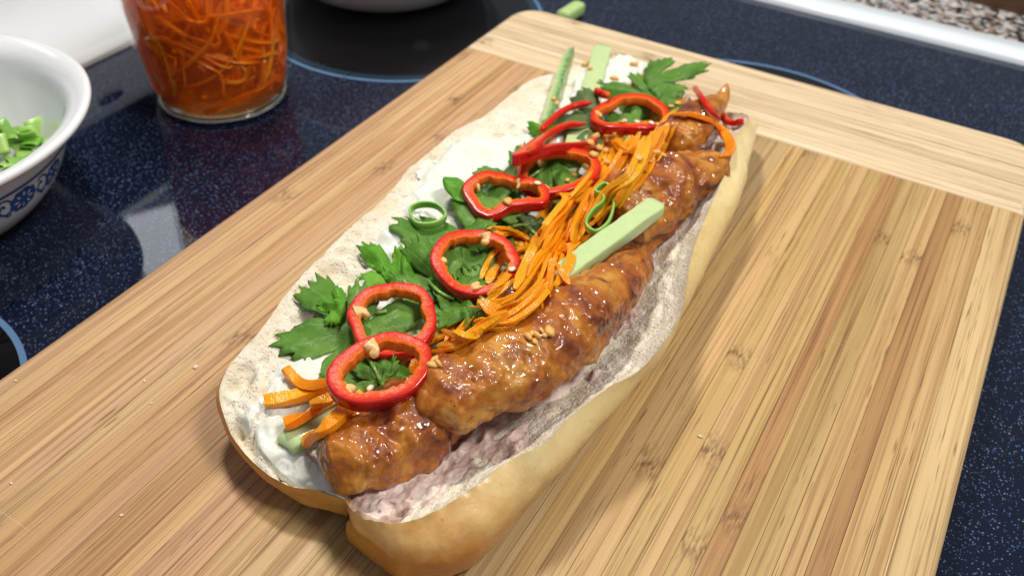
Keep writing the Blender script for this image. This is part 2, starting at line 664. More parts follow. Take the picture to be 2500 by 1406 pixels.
def m_clear(name, tint, rough, fres=1.45):
    M = Mat(name)
    M.t.nodes.remove(M.b)
    tr = M.n('BsdfTransparent', None, Color=tint)
    gl = M.n('BsdfGlossy', None, Color=(1, 1, 1), Roughness=rough)
    fr = M.n('Fresnel', None, IOR=fres)
    bf = M.n('NewGeometry').outputs['Backfacing']
    mx = M.n('MixShader', None, Fac=M.math('MULTIPLY', fr.outputs[0], M.math('SUBTRACT', 1.0, bf)))
    M.t.links.new(tr.outputs[0], mx.inputs[1])
    M.t.links.new(gl.outputs[0], mx.inputs[2])
    M.t.links.new(mx.outputs[0], M.o.inputs[0])
    return M.m


GLASS = m_clear("jar_glass", (0.97, 0.98, 0.97), 0.02)
BRINE = Mat("cloudy_orange_brine")
BRINE.t.nodes.remove(BRINE.b)
_tl = BRINE.n('BsdfTranslucent', None, Color=(1.0, 0.30, 0.012))
_df = BRINE.n('BsdfDiffuse', None, Color=(1.0, 0.22, 0.008))
_tp = BRINE.n('BsdfTransparent', None, Color=(1.0, 0.90, 0.66))
_m1 = BRINE.n('MixShader', None, Fac=0.5)
BRINE.t.links.new(_tl.outputs[0], _m1.inputs[1]); BRINE.t.links.new(_df.outputs[0], _m1.inputs[2])
_m2 = BRINE.n('MixShader', None, Fac=0.36)
BRINE.t.links.new(_tp.outputs[0], _m2.inputs[1]); BRINE.t.links.new(_m1.outputs[0], _m2.inputs[2])
BRINE.t.links.new(_m2.outputs[0], BRINE.o.inputs[0])
BRINE = BRINE.m
WATER = Mat("water_drop").p(Base_Color=(1, 1, 1), Roughness=0.02, Transmission_Weight=1.0, IOR=1.33).m
GLASSBASE = Mat("jar_base_glass").p(Base_Color=(0.95, 0.93, 0.75), Roughness=0.03, Transmission_Weight=1.0, IOR=1.5).m

# ------------------------------------------------------------------ cooktop and its surroundings
def sheet(name, x0, x1, y0, y1, z0, z1, mat, parent=None, bev=0.0):
    b = bev
    v, prof = [], [(b, z1), (0, z1 - b), (0, z0)]
    for ins, z in prof:
        v += [(x0 + ins, y0 + ins, z), (x1 - ins, y0 + ins, z), (x1 - ins, y1 - ins, z), (x0 + ins, y1 - ins, z)]
    f = [(0, 1, 2, 3)]
    for k in range(2):
        for i in range(4):
            a, c = k * 4 + i, k * 4 + (i + 1) % 4
            f.append((a + 4, c + 4, c, a))
    f.append((11, 10, 9, 8))
    return obj(name, v, f, mat, parent, smooth=False)


XB, YT = -0.178, 0.126
cook = sheet("cooktop", XB, 0.62, -0.75, YT, -0.02, 0.0, COOK)
cook["kind"] = "structure"


def disc(name, c, r0, r1, z, mat, parent, n=128):
    a = np.linspace(0, 2 * math.pi, n, endpoint=False)
    cs = np.stack([np.cos(a), np.sin(a), 0 * a], 1)
    c = np.array([c[0], c[1], z])
    if r0 == 0:
        return obj(name, c + cs * r1, [tuple(range(n))], mat, parent, smooth=False)
    v = np.vstack([c + cs * r0, c + cs * r1])
    return obj(name, v, [(i, n + i, n + (i + 1) % n, (i + 1) % n) for i in range(n)], mat, parent, smooth=False)


for c, r in (((-0.0748, -0.0181), 0.086), ((-0.0523, -0.3876), 0.0661), ((0.152, -0.0462), 0.0886), ((0.404, -0.225), 0.094)):
    disc("burner_zone", c, 0, r - 0.0014, 0.00015, BURN, cook)
    disc("burner_ring", c, r - 0.0016, r + 0.0008, 0.0003, RING, cook)
disc("burner_ring", (-0.0748, -0.0181), 0.0795, 0.0846, 0.0003, Mat("burner_ring_dim").p(Base_Color=(0.012, 0.03, 0.05), Roughness=0.1).m, cook)

def extrude_profile(name, prof, axis, a, b, mat, n=2):
    prof = np.asarray(prof)
    v = []
    for t in np.linspace(a, b, n):
        for p, z in prof:
            v.append((p, t, z) if axis == 'Y' else (t, p, z))
    k = len(prof)
    f = grid_faces(n, k, wrap_v=True)
    f += [tuple(range(k)), tuple(range((n - 1) * k, n * k))[::-1]]
    o = obj(name, v, f, mat)
    m = o.data
    bm = bmesh.new(); bm.from_mesh(m); bmesh.ops.recalc_face_normals(bm, faces=bm.faces); bm.to_mesh(m); bm.free()
    return o


tp = [(YT + 0.0002, -0.02), (YT + 0.0002, 0.0022), (YT + 0.0015, 0.0036), (YT + 0.0235, 0.0036), (YT + 0.025, 0.0022), (YT + 0.025, -0.02)]
trim = extrude_profile("cooktop_trim", tp, 'X', XB - 0.03, 0.62, TRIM)
tag(trim, "straight glossy white edge trim between the speckled cooktop and granite counter", "trim")
bg = [(XB - 0.0002, -0.02), (XB - 0.0002, 0.002), (XB - 0.0015, 0.0034)]
for i in range(13):
    t = i / 12
    bg.append((XB - 0.012 - 0.040 * math.sin(t * math.pi / 2), 0.0036 + 0.034 * (1 - math.cos(t * math.pi / 2))))
bg += [(XB - 0.054, 0.063), (XB - 0.060, 0.146), (XB - 0.064, 0.150), (XB - 0.08, 0.150), (XB - 0.08, -0.02)]
back = extrude_profile("stove_backguard", bg, 'Y', -0.75, YT - 0.001, ENAMEL)
def on_guard(y, z, off):
    return (XB - 0.054 - 0.006 * (z - 0.063) / 0.083 + off, y, z)


cpv = [on_guard(y, z, o_) for o_ in (0.0012, -0.001) for y, z in ((-0.74, 0.068), (YT - 0.004, 0.068), (YT - 0.004, 0.140), (-0.74, 0.140))]
obj("control_panel", cpv, [(3, 2, 1, 0), (0, 1, 5, 4), (1, 2, 6, 5), (2, 3, 7, 6), (3, 0, 4, 7)], BURN, back, smooth=False)
qa = np.linspace(0, 2 * math.pi, 28, endpoint=False)
obj("vent_slot", [on_guard(-0.124 + 0.010 * math.cos(t), 0.0565 + 0.0032 * math.sin(t), 0.0006) for t in qa], [tuple(range(28))], BURN, back, smooth=False)
tag(back, "smooth white enamel backguard curving up behind the jar and bowl", "stove panel")
ctr = sheet("countertop", -0.3, 0.9, YT + 0.0256, 0.75, -0.03, 0.0016, GRANITE)
ctr["kind"] = "structure"
wb = sheet("wooden_board", 0.205, 0.62, 0.186, 0.40, 0.0030, 0.024, DARKWOOD, None, 0.003)
wb.rotation_euler[2] = math.radians(-4)
wb.location[2] = 0.0018
tag(wb, "dark brown wooden board lying on the speckled granite counter", "board")

# ------------------------------------------------------------------ cutting board, strip by strip
BW, BL, RC, BAND, ER = 0.2818, 0.47, 0.016, 0.065, 0.0035
board = thing("cutting_board", (BW / 2, -BL / 2, 0.0))
tag(board, "rounded bamboo cutting board of glued strips with a paler end band", "cutting board")


def outline_half(u, half_u, d, length):
    """distance of the rounded outline from the far edge at lateral u (measured from the board's middle)"""
    r = max(RC - d, 1e-4)
    e = abs(u) - (half_u - d - r)
    if e <= 0:
        return d
    e = min(e, r)
    return d + r - math.sqrt(max(r * r - e * e, 0))


LEV = []
for i in range(5):
    a = i / 4 * math.pi / 2
    LEV.append((ER - ER * math.sin(a), BT - ER + ER * math.cos(a)))
LEV.append((0.0, 0.003))
LEV.append((0.003, 0.0))


def strip(x0, x1, ylo, yhi, col, mat, far):
    """lengthwise strip of the board between x0 and x1"""
    nx = 9
    v = []
    for d, z in LEV:
        xa, xb = x0, x1
        if x0 < 0.004:
            xa = d
        if x1 > BW - 0.004:
            xb = BW - d
        if d == ER and x0 > 0.004:
            xa += 0.00009
        if d == ER and x1 < BW - 0.004:
            xb -= 0.00009
        xs = np.linspace(xa, xb, nx)
        if far == 'main':
            lo = [ylo + 0.00003] * nx
            hi = [yhi - 0.00003] * nx
        lo2 = [-BL + outline_half(x - BW / 2, BW / 2, d, BL) for x in xs]
        v += [(x, max(a, b), z) for x, a, b in zip(xs, lo, lo2)]
        v += [(x, b, z) for x, b in zip(xs[::-1], hi)]
    k = 2 * nx
    f = []
    for l in range(len(LEV) - 1):
        for i in range(k):
            a, b = l * k + i, l * k + (i + 1) % k
            f.append((a, a + k, b + k, b))
    for i in range(nx - 1):
        f.append((i, i + 1, k - 2 - i, k - 1 - i))
        q = (len(LEV) - 1) * k
        f.append((q + k - 1 - i, q + k - 2 - i, q + i + 1, q + i))
    o = obj("strip", v, f, mat, board, smooth=False)
    o.color = (*col, 1)
    return o


TAN, PALE, HONEY, BROWN, ORNG = (0.51, 0.325, 0.14), (0.56, 0.385, 0.18), (0.53, 0.345, 0.135), (0.33, 0.18, 0.072), (0.56, 0.345, 0.165)
cuts = [0.0]
while cuts[-1] < BW - 0.009:
    cuts.append(cuts[-1] + float(rng.uniform(0.0058, 0.0085)))
cuts[-1] = BW
dark_x = [P(*q, 0)[0] for q in ((1905, 1000), (2212, 795), (486, 1145))]
for i, (a, b) in enumerate(zip(cuts[:-1], cuts[1:])):
    m = (a + b) / 2
    if m < 0.11:
        base = np.array(ORNG) * rng.uniform(0.88, 1.08) * np.array([1, rng.uniform(.97, 1.03), rng.uniform(.92, 1.08)])
    else:
        base = np.array([TAN, PALE, HONEY, PALE, TAN][int(rng.integers(0, 5))]) * rng.uniform(0.82, 1.10)
    if 0.05 < m < 0.12:
        base = base * np.array([0.92, 0.86, 0.80])
    if m > 0.266:
        base = np.array(PALE) * 1.04
    for dx in dark_x:
        if a <= dx < b:
            base = np.array(BROWN) * rng.uniform(1.0, 1.3)
    strip(a + 0.00002, b - 0.00002, -BL, -BAND, base, BAMBOO_Y, 'main')


def band_strip(y0, y1, col):
    ny = 10
    v = []
    for d, z in LEV:
        ya, yb = y0, y1
        if y1 > -0.003:
            yb = -d
        if d == ER and y1 < -0.003:
            yb -= 0.00006
        if d == ER:
            ya += 0.00006
        ys = np.linspace(ya, yb, ny)
        ext = []
        for y in ys:
            r = max(RC - d, 1e-4)
            e = (y + d + r)
            xin = d if e <= 0 else d + r - math.sqrt(max(r * r - min(e, r) ** 2, 0))
            ext.append(xin)
        v += [(x, y, z) for x, y in zip(ext, ys)]
        v += [(BW - x, y, z) for x, y in zip(ext[::-1], ys[::-1])]
    k = 2 * ny
    f = []
    for l in range(len(LEV) - 1):
        for i in range(k):
            a, b = l * k + i, l * k + (i + 1) % k
            f.append((a, b, b + k, a + k))
    for i in range(ny - 1):
        f.append((i, k - 1 - i, k - 2 - i, i + 1))
        q = (len(LEV) - 1) * k
        f.append((q + i, q + i + 1, q + k - 2 - i, q + k - 1 - i))
    o = obj("strip", v, f, BAMBOO_X, board, smooth=False)
    o.color = (*col, 1)


ys = [-BAND, -0.0565, -0.049, -0.041, -0.0325, -0.0245, -0.016, -0.008, 0.0]
for a, b in zip(ys[:-1], ys[1:]):
    band_strip(a + 0.00002, b - 0.00002, np.array((0.72, 0.56, 0.35)) * rng.uniform(0.95, 1.06))
support([(-1, -1, BT), (1, -1, BT), (1, 1, BT), (-1, 1, BT)], [(0, 1, 2, 3)])

# ------------------------------------------------------------------ bread
LRp = [(830, 1185, .014), (760, 1195, .0135), (690, 1180, .013), (620, 1130, .014), (570, 1070, .016), (545, 1010, .018), (535, 960, .020),
       (545, 920, .021), (570, 880, .022), (640, 800, .022), (690, 730, .022), (740, 670, .022), (800, 610, .022), (860, 550, .022),
       (910, 510, .022), (960, 460, .022), (1000, 410, .022), (1050, 370, .022), (1110, 320, .022), (1180, 285, .022), (1250, 230, .021),
       (1300, 195, .020), (1380, 172, .020), (1430, 150, .020), (1480, 135, .020), (1540, 145, .020), (1590, 170, .019), (1620, 185, .018)]
RRp = [(840, 1195, .017), (845, 1225, .019), (880, 1260, .021), (950, 1275, .023), (1030, 1262, .025), (1100, 1225, .027), (1170, 1180, .028),
       (1240, 1125, .029), (1330, 1080, .030), (1400, 1010, .030), (1480, 950, .030), (1560, 905, .029), (1610, 850, .029), (1660, 770, .029),
       (1675, 700, .029), (1690, 620, .029), (1720, 540, .030), (1750, 470, .030), (1780, 400, .030), (1800, 330, .029), (1825, 282, .027)]
RSp = [(838, 1240, .010), (860, 1290, .010), (920, 1340, .010), (980, 1385, .010), (1050, 1395, .010), (1130, 1370, .010), (1190, 1330, .011),
       (1300, 1220, .012), (1400, 1110, .013), (1450, 1050, .013), (1520, 970, .013), (1600, 880, .013), (1650, 790, .013), (1700, 700, .013),
       (1750, 600, .013), (1790, 510, .013), (1815, 420, .013), (1835, 340, .013), (1837, 300, .013)]
HF = np.array([0.1335, -0.334, BT + 0.0125])
HB = np.array([0.139, -0.080, BT + 0.0115])
NS = 420
lrim = resample(np.vstack([[HF], [P(*q) for q in LRp[1:]], [HB]]), NS)
rrim = resample(np.vstack([[HF + [0.002, 0, 0.004]], [P(*q) for q in RRp[1:]], [HB]]), NS)
rsil = resample(np.vstack([[HF + [0.003, -0.004, -0.003]], [P(*q) for q in RSp[1:]], [HB + [0.004, 0.002, -0.004]]]), NS)


def hinge_at(y):
    t = np.clip((y - HF[1]) / (HB[1] - HF[1]), 0, 1)
    return HF + (HB - HF) * t[:, None] - np.stack([0 * t, 0 * t, 0.006 * np.sin(np.pi * t)], 1)


lh, rh = hinge_at(lrim[:, 1]), hinge_at(rrim[:, 1])
bread = thing("baguette", (0.13, -0.205, BT))
tag(bread, "split open baguette with white crumb and glossy golden crust lying on the cutting board", "bread")
NT = 110


def face(rim, hin, dome, seed):
    t = np.linspace(0, 1, NT) ** 0.85
    v = rim[:, None, :] * (1 - t)[None, :, None] + hin[:, None, :] * t[None, :, None]
    wid = np.linalg.norm((rim - hin)[:, :2], axis=1)
    v[:, :, 2] += dome * np.sin(np.pi * (t if dome > 0 else t ** 0.72))[None, :] * np.clip(wid / 0.05, 0, 1)[:, None]
    return v, t


# left half: cut face
lf, lt = face(lrim, lh, 0.0015, 1)
flat = lf.reshape(-1, 3)
disp = 0.0011 * fbm(flat, 90, 3, 3) + 0.0008 * fbm(flat, 420, 2, 5)
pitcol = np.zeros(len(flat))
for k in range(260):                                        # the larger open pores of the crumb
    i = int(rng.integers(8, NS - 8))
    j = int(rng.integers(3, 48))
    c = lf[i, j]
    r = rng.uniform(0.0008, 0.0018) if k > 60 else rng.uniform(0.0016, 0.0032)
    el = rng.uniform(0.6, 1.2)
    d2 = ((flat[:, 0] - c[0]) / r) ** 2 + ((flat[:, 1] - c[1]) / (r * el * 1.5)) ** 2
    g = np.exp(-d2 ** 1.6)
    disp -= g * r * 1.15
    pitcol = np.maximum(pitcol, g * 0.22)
edge = np.repeat(1 - np.exp(-((lt * 0.06) / 0.0016)), 1)
disp = disp.reshape(NS, NT)
disp = disp * (0.25 + 0.75 * edge)[None, :] * (0.15 + 0.85 * sstep(0.03, 0.13, np.linspace(0, 1, NS)))[:, None]
disp[:, 0] = 0.0006 * fbm(lf[:, 0], 260, 3, 8)
lf[:, :, 2] += disp
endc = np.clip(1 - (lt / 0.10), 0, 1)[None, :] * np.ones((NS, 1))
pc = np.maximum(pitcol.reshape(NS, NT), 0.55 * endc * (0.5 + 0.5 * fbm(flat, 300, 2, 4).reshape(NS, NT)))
gf = grid_faces(NS, NT)
lcr = obj("crumb", lf.reshape(-1, 3), gf, CRUMB, bread, col=np.repeat(pc.reshape(-1, 1), 3, 1))
lcr["label"] = "white open cut face carrying the mayonnaise"
support(lf.reshape(-1, 3), gf)


def crust(rim, sil, hin, bulge, seed, left):
    n = len(rim)
    out = rim - hin
    out[:, 2] = 0
    w = np.linalg.norm(out, axis=1)
    o = out / (w[:, None] + 1e-6)
    ctl = []
    hz = rim[:, 2] - BT
    if left:
        p1 = rim + o * (0.0008 * np.clip(w / 0.02, 0, 1))[:, None]
        p1[:, 2] = BT + hz * 0.80
        p2 = rim - o * np.clip(w * 0.30, 0, 0.014)[:, None]
        p2[:, 2] = BT + hz * 0.45
        p3 = rim - o * np.clip(w * 0.55, 0, 0.028)[:, None]
        p3[:, 2] = BT + hz * 0.05
    else:
        p1 = rim * 0.25 + sil * 0.75 + o * 0.0020
        p1[:, 2] = BT + hz * 0.74
        p2 = sil.copy() + o * 0.0004
        p3 = sil - o * np.clip(w * 0.13, 0, 0.008)[:, None]
        p3[:, 2] = BT + 0.0015
    p4 = hin * 0.5 + rim * 0.5
    p4[:, 2] = BT - 0.0003
    p5 = hin.copy()
    p5[:, 2] = BT + 0.004
    p5[:, 2] += 0.005 * (sstep(0.03, 0.0, hin[:, 1] - HF[1]))
    if left:                                                # the tapered end of this half is lifted off the board
        lf_ = sstep(0.055, 0.0, rim[:, 1] - HF[1]) * sstep(0.055, 0.015, w)
        p3[:, 2] += 0.006 * lf_
        p4[:, 2] += 0.0075 * lf_
    C = np.stack([rim, p1, p2, p3, p4, p5], 1)
    m = 42
    v = np.stack([resample(C[i], m) for i in range(n)], 0)
    nrm = np.zeros_like(v)
    du, dv = np.gradient(v, axis=0), np.gradient(v, axis=1)
    nrm = np.cross(du, dv)
    nrm /= np.linalg.norm(nrm, axis=2)[:, :, None] + 1e-9
    sgn = np.sign((nrm[n // 2, 8] * o[n // 2]).sum())
    nrm *= sgn
    fl = v.reshape(-1, 3)
    d = (0.0011 * fbm(fl, 38, 2, seed) + 0.00035 * fbm(fl, 170, 3, seed + 4)).reshape(n, m)
    d *= np.clip(np.arange(m) / 5, 0, 1)[None, :]
    v = v + nrm * d[:, :, None]
    v[:, :, 2] = np.maximum(v[:, :, 2], BT - 0.0004)
    v[:, 0] = rim
    y = v[:, :, 1]
    s = np.linspace(0, 1, n)[:, None] * np.ones((1, m))
    tt = np.linspace(0, 1, m)[None, :] * np.ones((n, 1))
    bake_highlight = -0.10 + 0.85 * sstep(-0.285, -0.345, y) + 0.50 * sstep(0.12, 0.32, tt) + 0.20 * fbm(fl, 45, 3, 9).reshape(n, m)  # baking tone and mottling; pale band by the rim paints in a highlight
    if left:
        bake_highlight = 0.45 + 0.6 * sstep(0.1, 0.35, tt) + 0.9 * sstep(-0.300, -0.335, y)
    return v, bake_highlight


v, bake_highlight = crust(lrim.copy() + 0, None, lh, 0, 21, True)
v[:, 0] = lf[:, 0]
cf = grid_faces(NS, v.shape[1])
o = obj("crust", v.reshape(-1, 3), cf, CRUST, bread, col=np.repeat(bake_highlight.reshape(-1, 1), 3, 1))
# right half
rf, rt = face(rrim, rh, -0.0085, 2)
fl = rf.reshape(-1, 3)
dz = (0.0016 * fbm(fl, 150, 3, 31) + 0.0007 * fbm(fl, 420, 2, 35)).reshape(NS, NT)
dz *= (0.3 + 0.7 * (1 - np.exp(-(rt * 0.05) / 0.002)))[None, :]
dz[:, 0] = 0.0007 * fbm(rf[:, 0], 320, 3, 38)
rf[:, :, 2] += dz
rc2 = obj("crumb", rf.reshape(-1, 3), [q[::-1] for q in gf], CRUMB, bread, col=np.full((NS * NT, 3), 0.03))
rc2["label"] = "ragged white crumb under the pinkish pate"
support(rf.reshape(-1, 3), gf)
v, bake_highlight = crust(rrim.copy(), rsil, rh, 0, 41, False)
v[:, 0] = rf[:, 0]
o = obj("crust", v.reshape(-1, 3), [q[::-1] for q in cf], CRUST, bread, col=np.repeat(bake_highlight.reshape(-1, 1), 3, 1))

# mayonnaise on the left cut face
s01 = np.linspace(0, 1, NS)
t0 = np.interp(s01, [0, .10, .18, .26, .40, .48, .55, .64, .72, .79, .84, .93, 1.0], [.40, .24, .16, .24, .16, .10, .12, .24, .30, .10, .02, .05, .4])
T = np.broadcast_to(lt[None, :], (NS, NT))
fl = lf.reshape(-1, 3)
n1 = fbm(fl, 75, 3, 51).reshape(NS, NT)
n2 = fbm(fl * np.array([1, 0.35, 1]), 170, 3, 55).reshape(NS, NT)
e = sstep(-0.045, 0.07, T - t0[:, None] + 0.13 * n1) * sstep(0.02, 0.09, s01)[:, None]
thick = np.interp(s01, [0, .2, .3, .5, .8, 1], [.0008, .0010, .0014, .0018, .0026, .0022])[:, None]
mz = lf[:, :, 2] - disp * 0.75 + e * (thick + 0.0015 * n2 + 0.0009 * n1) - (1 - e) * np.minimum(0.0045, 0.0003 + 0.3 * T * np.linalg.norm((lrim - lh)[:, :2], axis=1)[:, None])
holes = sstep(0.30, 0.5, fbm(fl, 120, 2, 58).reshape(NS, NT)) * np.interp(s01, [0, .14, .3, .5, .56, 1], [.7, 1, .9, .3, 0, 0])[:, None]
mz -= holes * 0.004
mv = lf.copy()
mv[:, :, 2] = mz
mv[:, 0, 2] = np.minimum(mv[:, 0, 2], lf[:, 0, 2] - 0.001)
ek = (e * (1 - 0.98 * holes)).ravel()
mf = [q for q in gf if max(ek[i] for i in q) > 0.15 and q[0] % NT > 1]
o = obj("mayonnaise_spread", mv.reshape(-1, 3), mf, MAYO, bread)
support(mv.reshape(-1, 3), mf)

# pate on the right cut face
fl = rf.reshape(-1, 3)
p1 = fbm(fl, 85, 4, 61).reshape(NS, NT)
p2 = fbm(fl * np.array([1.0, 0.45, 1.0]), 260, 3, 66).reshape(NS, NT)
p3 = np.abs(fbm(fl * np.array([1.0, 0.6, 1.0]), 85, 2, 70).reshape(NS, NT))
e = sstep(0.0, 0.12, np.broadcast_to(rt[None, :], (NS, NT)) + 0.15 * p1 + 0.06 * p2 - np.interp(s01, [0, .06, .12, .30, .36, .42, .55, .75, 1], [.30, .18, .12, .11, .17, .24, .28, .26, .22])[:, None])
fr = np.interp(s01, [0, .10, .25, .36, .42, .6, .75, 1], [.9, 1.2, 1.3, 1.15, 1.0, .95, .9, .9])[:, None]
pz = rf[:, :, 2] + e * (0.0021 * fr + 0.0034 * p1 + 0.0018 * p2 - 0.0062 * p3 + 0.0006) - (1 - e) * 0.004
pv = rf.copy()
pv[:, :, 2] = pz
ek = e.ravel()
pf = [q[::-1] for q in gf if max(ek[i] for i in q) > 0.02 and q[0] % NT > 0]
o = obj("pate_spread", pv.reshape(-1, 3), pf, PATE, bread)
support(pv.reshape(-1, 3), pf)


# ------------------------------------------------------------------ chicken
def chicken(spine, radii, label, seed, flat=0.85):
    pts = np.array([P(*q) for q in spine])
    n, k = 300, 170
    path = resample(pts, n)
    u = np.linspace(0, 1, n)
    r = np.interp(u, np.linspace(0, 1, len(radii)), radii)
    r = r * np.sqrt(np.clip(np.minimum(u / 0.07, (1 - u) / 0.06), 0.0004, 1))
    a = np.linspace(0, 2 * math.pi, k, endpoint=False)
    sec = np.stack([np.cos(a), np.sin(a) * flat], 1)
    v, f = sweep(path, sec, scale=r)
    ctr = np.repeat(path, k, 0)
    nr = v - ctr
    nr /= np.linalg.norm(nr, axis=1)[:, None] + 1e-9
    rr = np.repeat(r, k)
    d = 0.30 * fbm(v, 60, 2, seed) + 0.10 * fbm(v, 150, 2, seed + 3) + 0.07 * fbm(v, 330, 2, seed + 6)
    v = v + nr * (d * np.minimum(rr, 0.012))[:, None] + nr * (0.00030 * vnoise(v * 420, seed + 9) * sstep(-0.35, 0.25, fbm(v, 90, 2, seed + 12)))[:, None]
    o = obj("chicken_strip", v, f, CHICKEN)
    tag(o, label, "chicken", "glazed chicken strips in the baguette")
    support(v, f)
    return o


chicken([(775, 1125, .024), (850, 1105, .0235), (940, 1070, .022), (1030, 1030, .021), (1100, 990, .020)], [.0085, .0125, .0135, .0125, .009],
        "glazed chicken strip whose end pokes out below the front carrot pieces", 101)
chicken([(1330, 640, .014), (1420, 610, .016), (1510, 580, .017), (1590, 540, .018), (1640, 500, .018)], [.008, .010, .011, .010, .007],
        "dark chicken strip mostly hidden under the cucumber stick", 105)
chicken([(1014, 1003, .033), (1100, 965, .032), (1240, 890, .031), (1370, 800, .031), (1480, 710, .029), (1560, 645, .027), (1592, 628, .026)],
        [.0090, .0122, .0138, .0132, .0122, .0085, .004], "largest glazed chicken strip with crisp garlic bits on it, beside the pate", 111)
chicken([(1180, 830, .022), (1260, 770, .024), (1340, 720, .024), (1400, 690, .022)], [.008, .010, .010, .007],
        "browned chicken piece tucked under the hanging carrot strands", 117)
chicken([(1490, 560, .025), (1560, 505, .028), (1640, 450, .029), (1720, 420, .028), (1772, 415, .026)], [.0095, .0135, .0145, .0115, .0055],
        "plump dark glazed chicken piece beyond the cucumber stick", 121)
chicken([(1640, 365, .026), (1680, 315, .027), (1725, 270, .027), (1762, 242, .028), (1776, 205, .033)], [.009, .0105, .0090, .0050, .0012],
        "chicken strip with a thin charred upturned tip at the baguette end", 127)


# ------------------------------------------------------------------ cucumber
def cuke(a, b, w, h, label, seed, tip=0.5, sink=0.0, skin=0):
    pa, pb = P(*a), P(*b)
    n = 40
    path = pa + (pb - pa) * np.linspace(0, 1, n)[:, None]
    u = np.linspace(0, 1, n)
    path[:, 2] += 0.0006 * fbm(path, 40, 2, seed)
    sec = rrect(w, h, min(w, h) * 0.13, 3)
    k = len(sec)
    scl = np.stack([np.clip(np.minimum(u / 0.03 + 0.75, (1 - u) / 0.03 + 0.75), 0, 1), np.clip(np.minimum(u / 0.03 + 0.75, (1 - u) * 6 * (1 - tip) + tip + 0.05), 0, 1)], 1)
    v, f = sweep(path, sec, scale=scl, roll=np.full(n, skin * 0.2))
    v = v + 0.0003 * np.stack([fbm(v, 300, 2, seed), fbm(v, 300, 2, seed + 1), fbm(v, 300, 2, seed + 2)], 1)
    col = np.tile(np.array([0.58, 0.72, 0.34]), (len(v), 1))
    sx = np.tile(sec[:, 0], n)
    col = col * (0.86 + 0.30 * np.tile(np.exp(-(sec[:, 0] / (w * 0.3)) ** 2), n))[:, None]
    if skin:
        col[(sx * skin) > w * 0.34] = (0.07, 0.22, 0.02)
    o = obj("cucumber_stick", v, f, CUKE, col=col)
    tag(o, label, "cucumber", "cucumber sticks in the baguette")
    support(v, f)
    return o


cuke((700, 1098, .0165), (1250, 640, .016), .0085, .0075, "pale green cucumber stick whose end shows under the front carrot pieces", 1)
cuke((755, 1125, .0125), (1330, 600, .012), .0085, .0070, "cucumber stick lying lowest, beside the chicken strip end", 2)
cuke((1300, 420, .0185), (1394, 118, .0215), .0042, .0062, "thin pointed cucumber sliver with dark green skin on the mayonnaise", 3, 0.1, skin=1)
cuke((1385, 420, .018), (1474, 112, .0225), .0085, .0040, "wide pale cucumber slice sticking past the end of the baguette", 4, 0.3)
cuke((1325, 705, .0335), (1605, 502, .0365), .0076, .0050, "long pale green cucumber stick lying between two chicken strips", 5, 0.8)


# ------------------------------------------------------------------ carrot shreds
def strand3(pts, w, h, mat, name, n=26, roll0=0.0, twist=0.0, seed=0, parent=None, taper=0.35, sup=True):
    path = resample(pts, n)
    u = np.linspace(0, 1, n)
    sc_ = np.clip(np.minimum(u / 0.10, (1 - u) / 0.14), 0, 1) * (1 - taper) + taper
    roll = roll0 + twist * u + 0.3 * np.sin(u * 5 + seed)
    sec = rrect(w, h, min(w, h) * 0.06, 1)
    v, f = sweep(path, sec, roll=roll, scale=sc_)
    v = v + 0.00012 * np.stack([fbm(v, 700, 1, seed), fbm(v, 700, 1, seed + 1), fbm(v, 700, 1, seed + 2)], 1)
    o = obj(name, v, f, mat, parent, smooth=False)
    if sup:
        support(v, f)
    return o


def lay(pxs, lift, n=22, arch=0.0):
    """a limp strand laid over whatever the sight lines meet, never below it"""
    px = resample(np.array([(q[0], q[1]) for q in pxs], float), n)
    pts = np.array([hit(*q) for q in px])
    d = np.linalg.norm(pts - CAM, axis=1)
    ker = np.array([1, 3, 5, 3, 1.0])
    ker /= ker.sum()
    for _ in range(3):
        d = np.minimum(np.convolve(np.pad(d, 2, 'edge'), ker, 'valid'), d + 0.0)
        d = np.convolve(np.pad(d, 2, 'edge'), ker, 'valid')
    pts = np.array([CAM + ray(*q) * dd for q, dd in zip(px, d)])
    pts[:, 2] += lift + arch * np.sin(np.linspace(0, np.pi, n))
    return pts


SH_L = "thin orange carrot shred in the tangle filling the baguette"
SH_G = "carrot shreds in the baguette filling"
# hidden bed of the filling
for k in range(46):
    y0 = rng.uniform(-0.305, -0.13)
    L = rng.uniform(0.035, 0.07)
    x0 = rng.uniform(0.114, 0.140)
    pts = []
    for q in np.linspace(0, 1, 6):
        x, y = x0 + 0.006 * math.sin(q * 4 + k) + (q - .5) * rng.uniform(-.006, .006), y0 + L * q
        pts.append((x, y, drop(x, y) + 0.0008))
    pts = np.array(pts)
    pts[:, 2] = np.convolve(np.pad(pts[:, 2], 1, 'edge'), [.25, .5, .25], 'valid') + 0.0003
    o = strand3(pts, rng.uniform(.0018, .0028), .0013, CARROT, "carrot_shred", 16, rng.uniform(-.6, .6), rng.uniform(-1, 1), k)
    tag(o, SH_L, "carrot", SH_G)


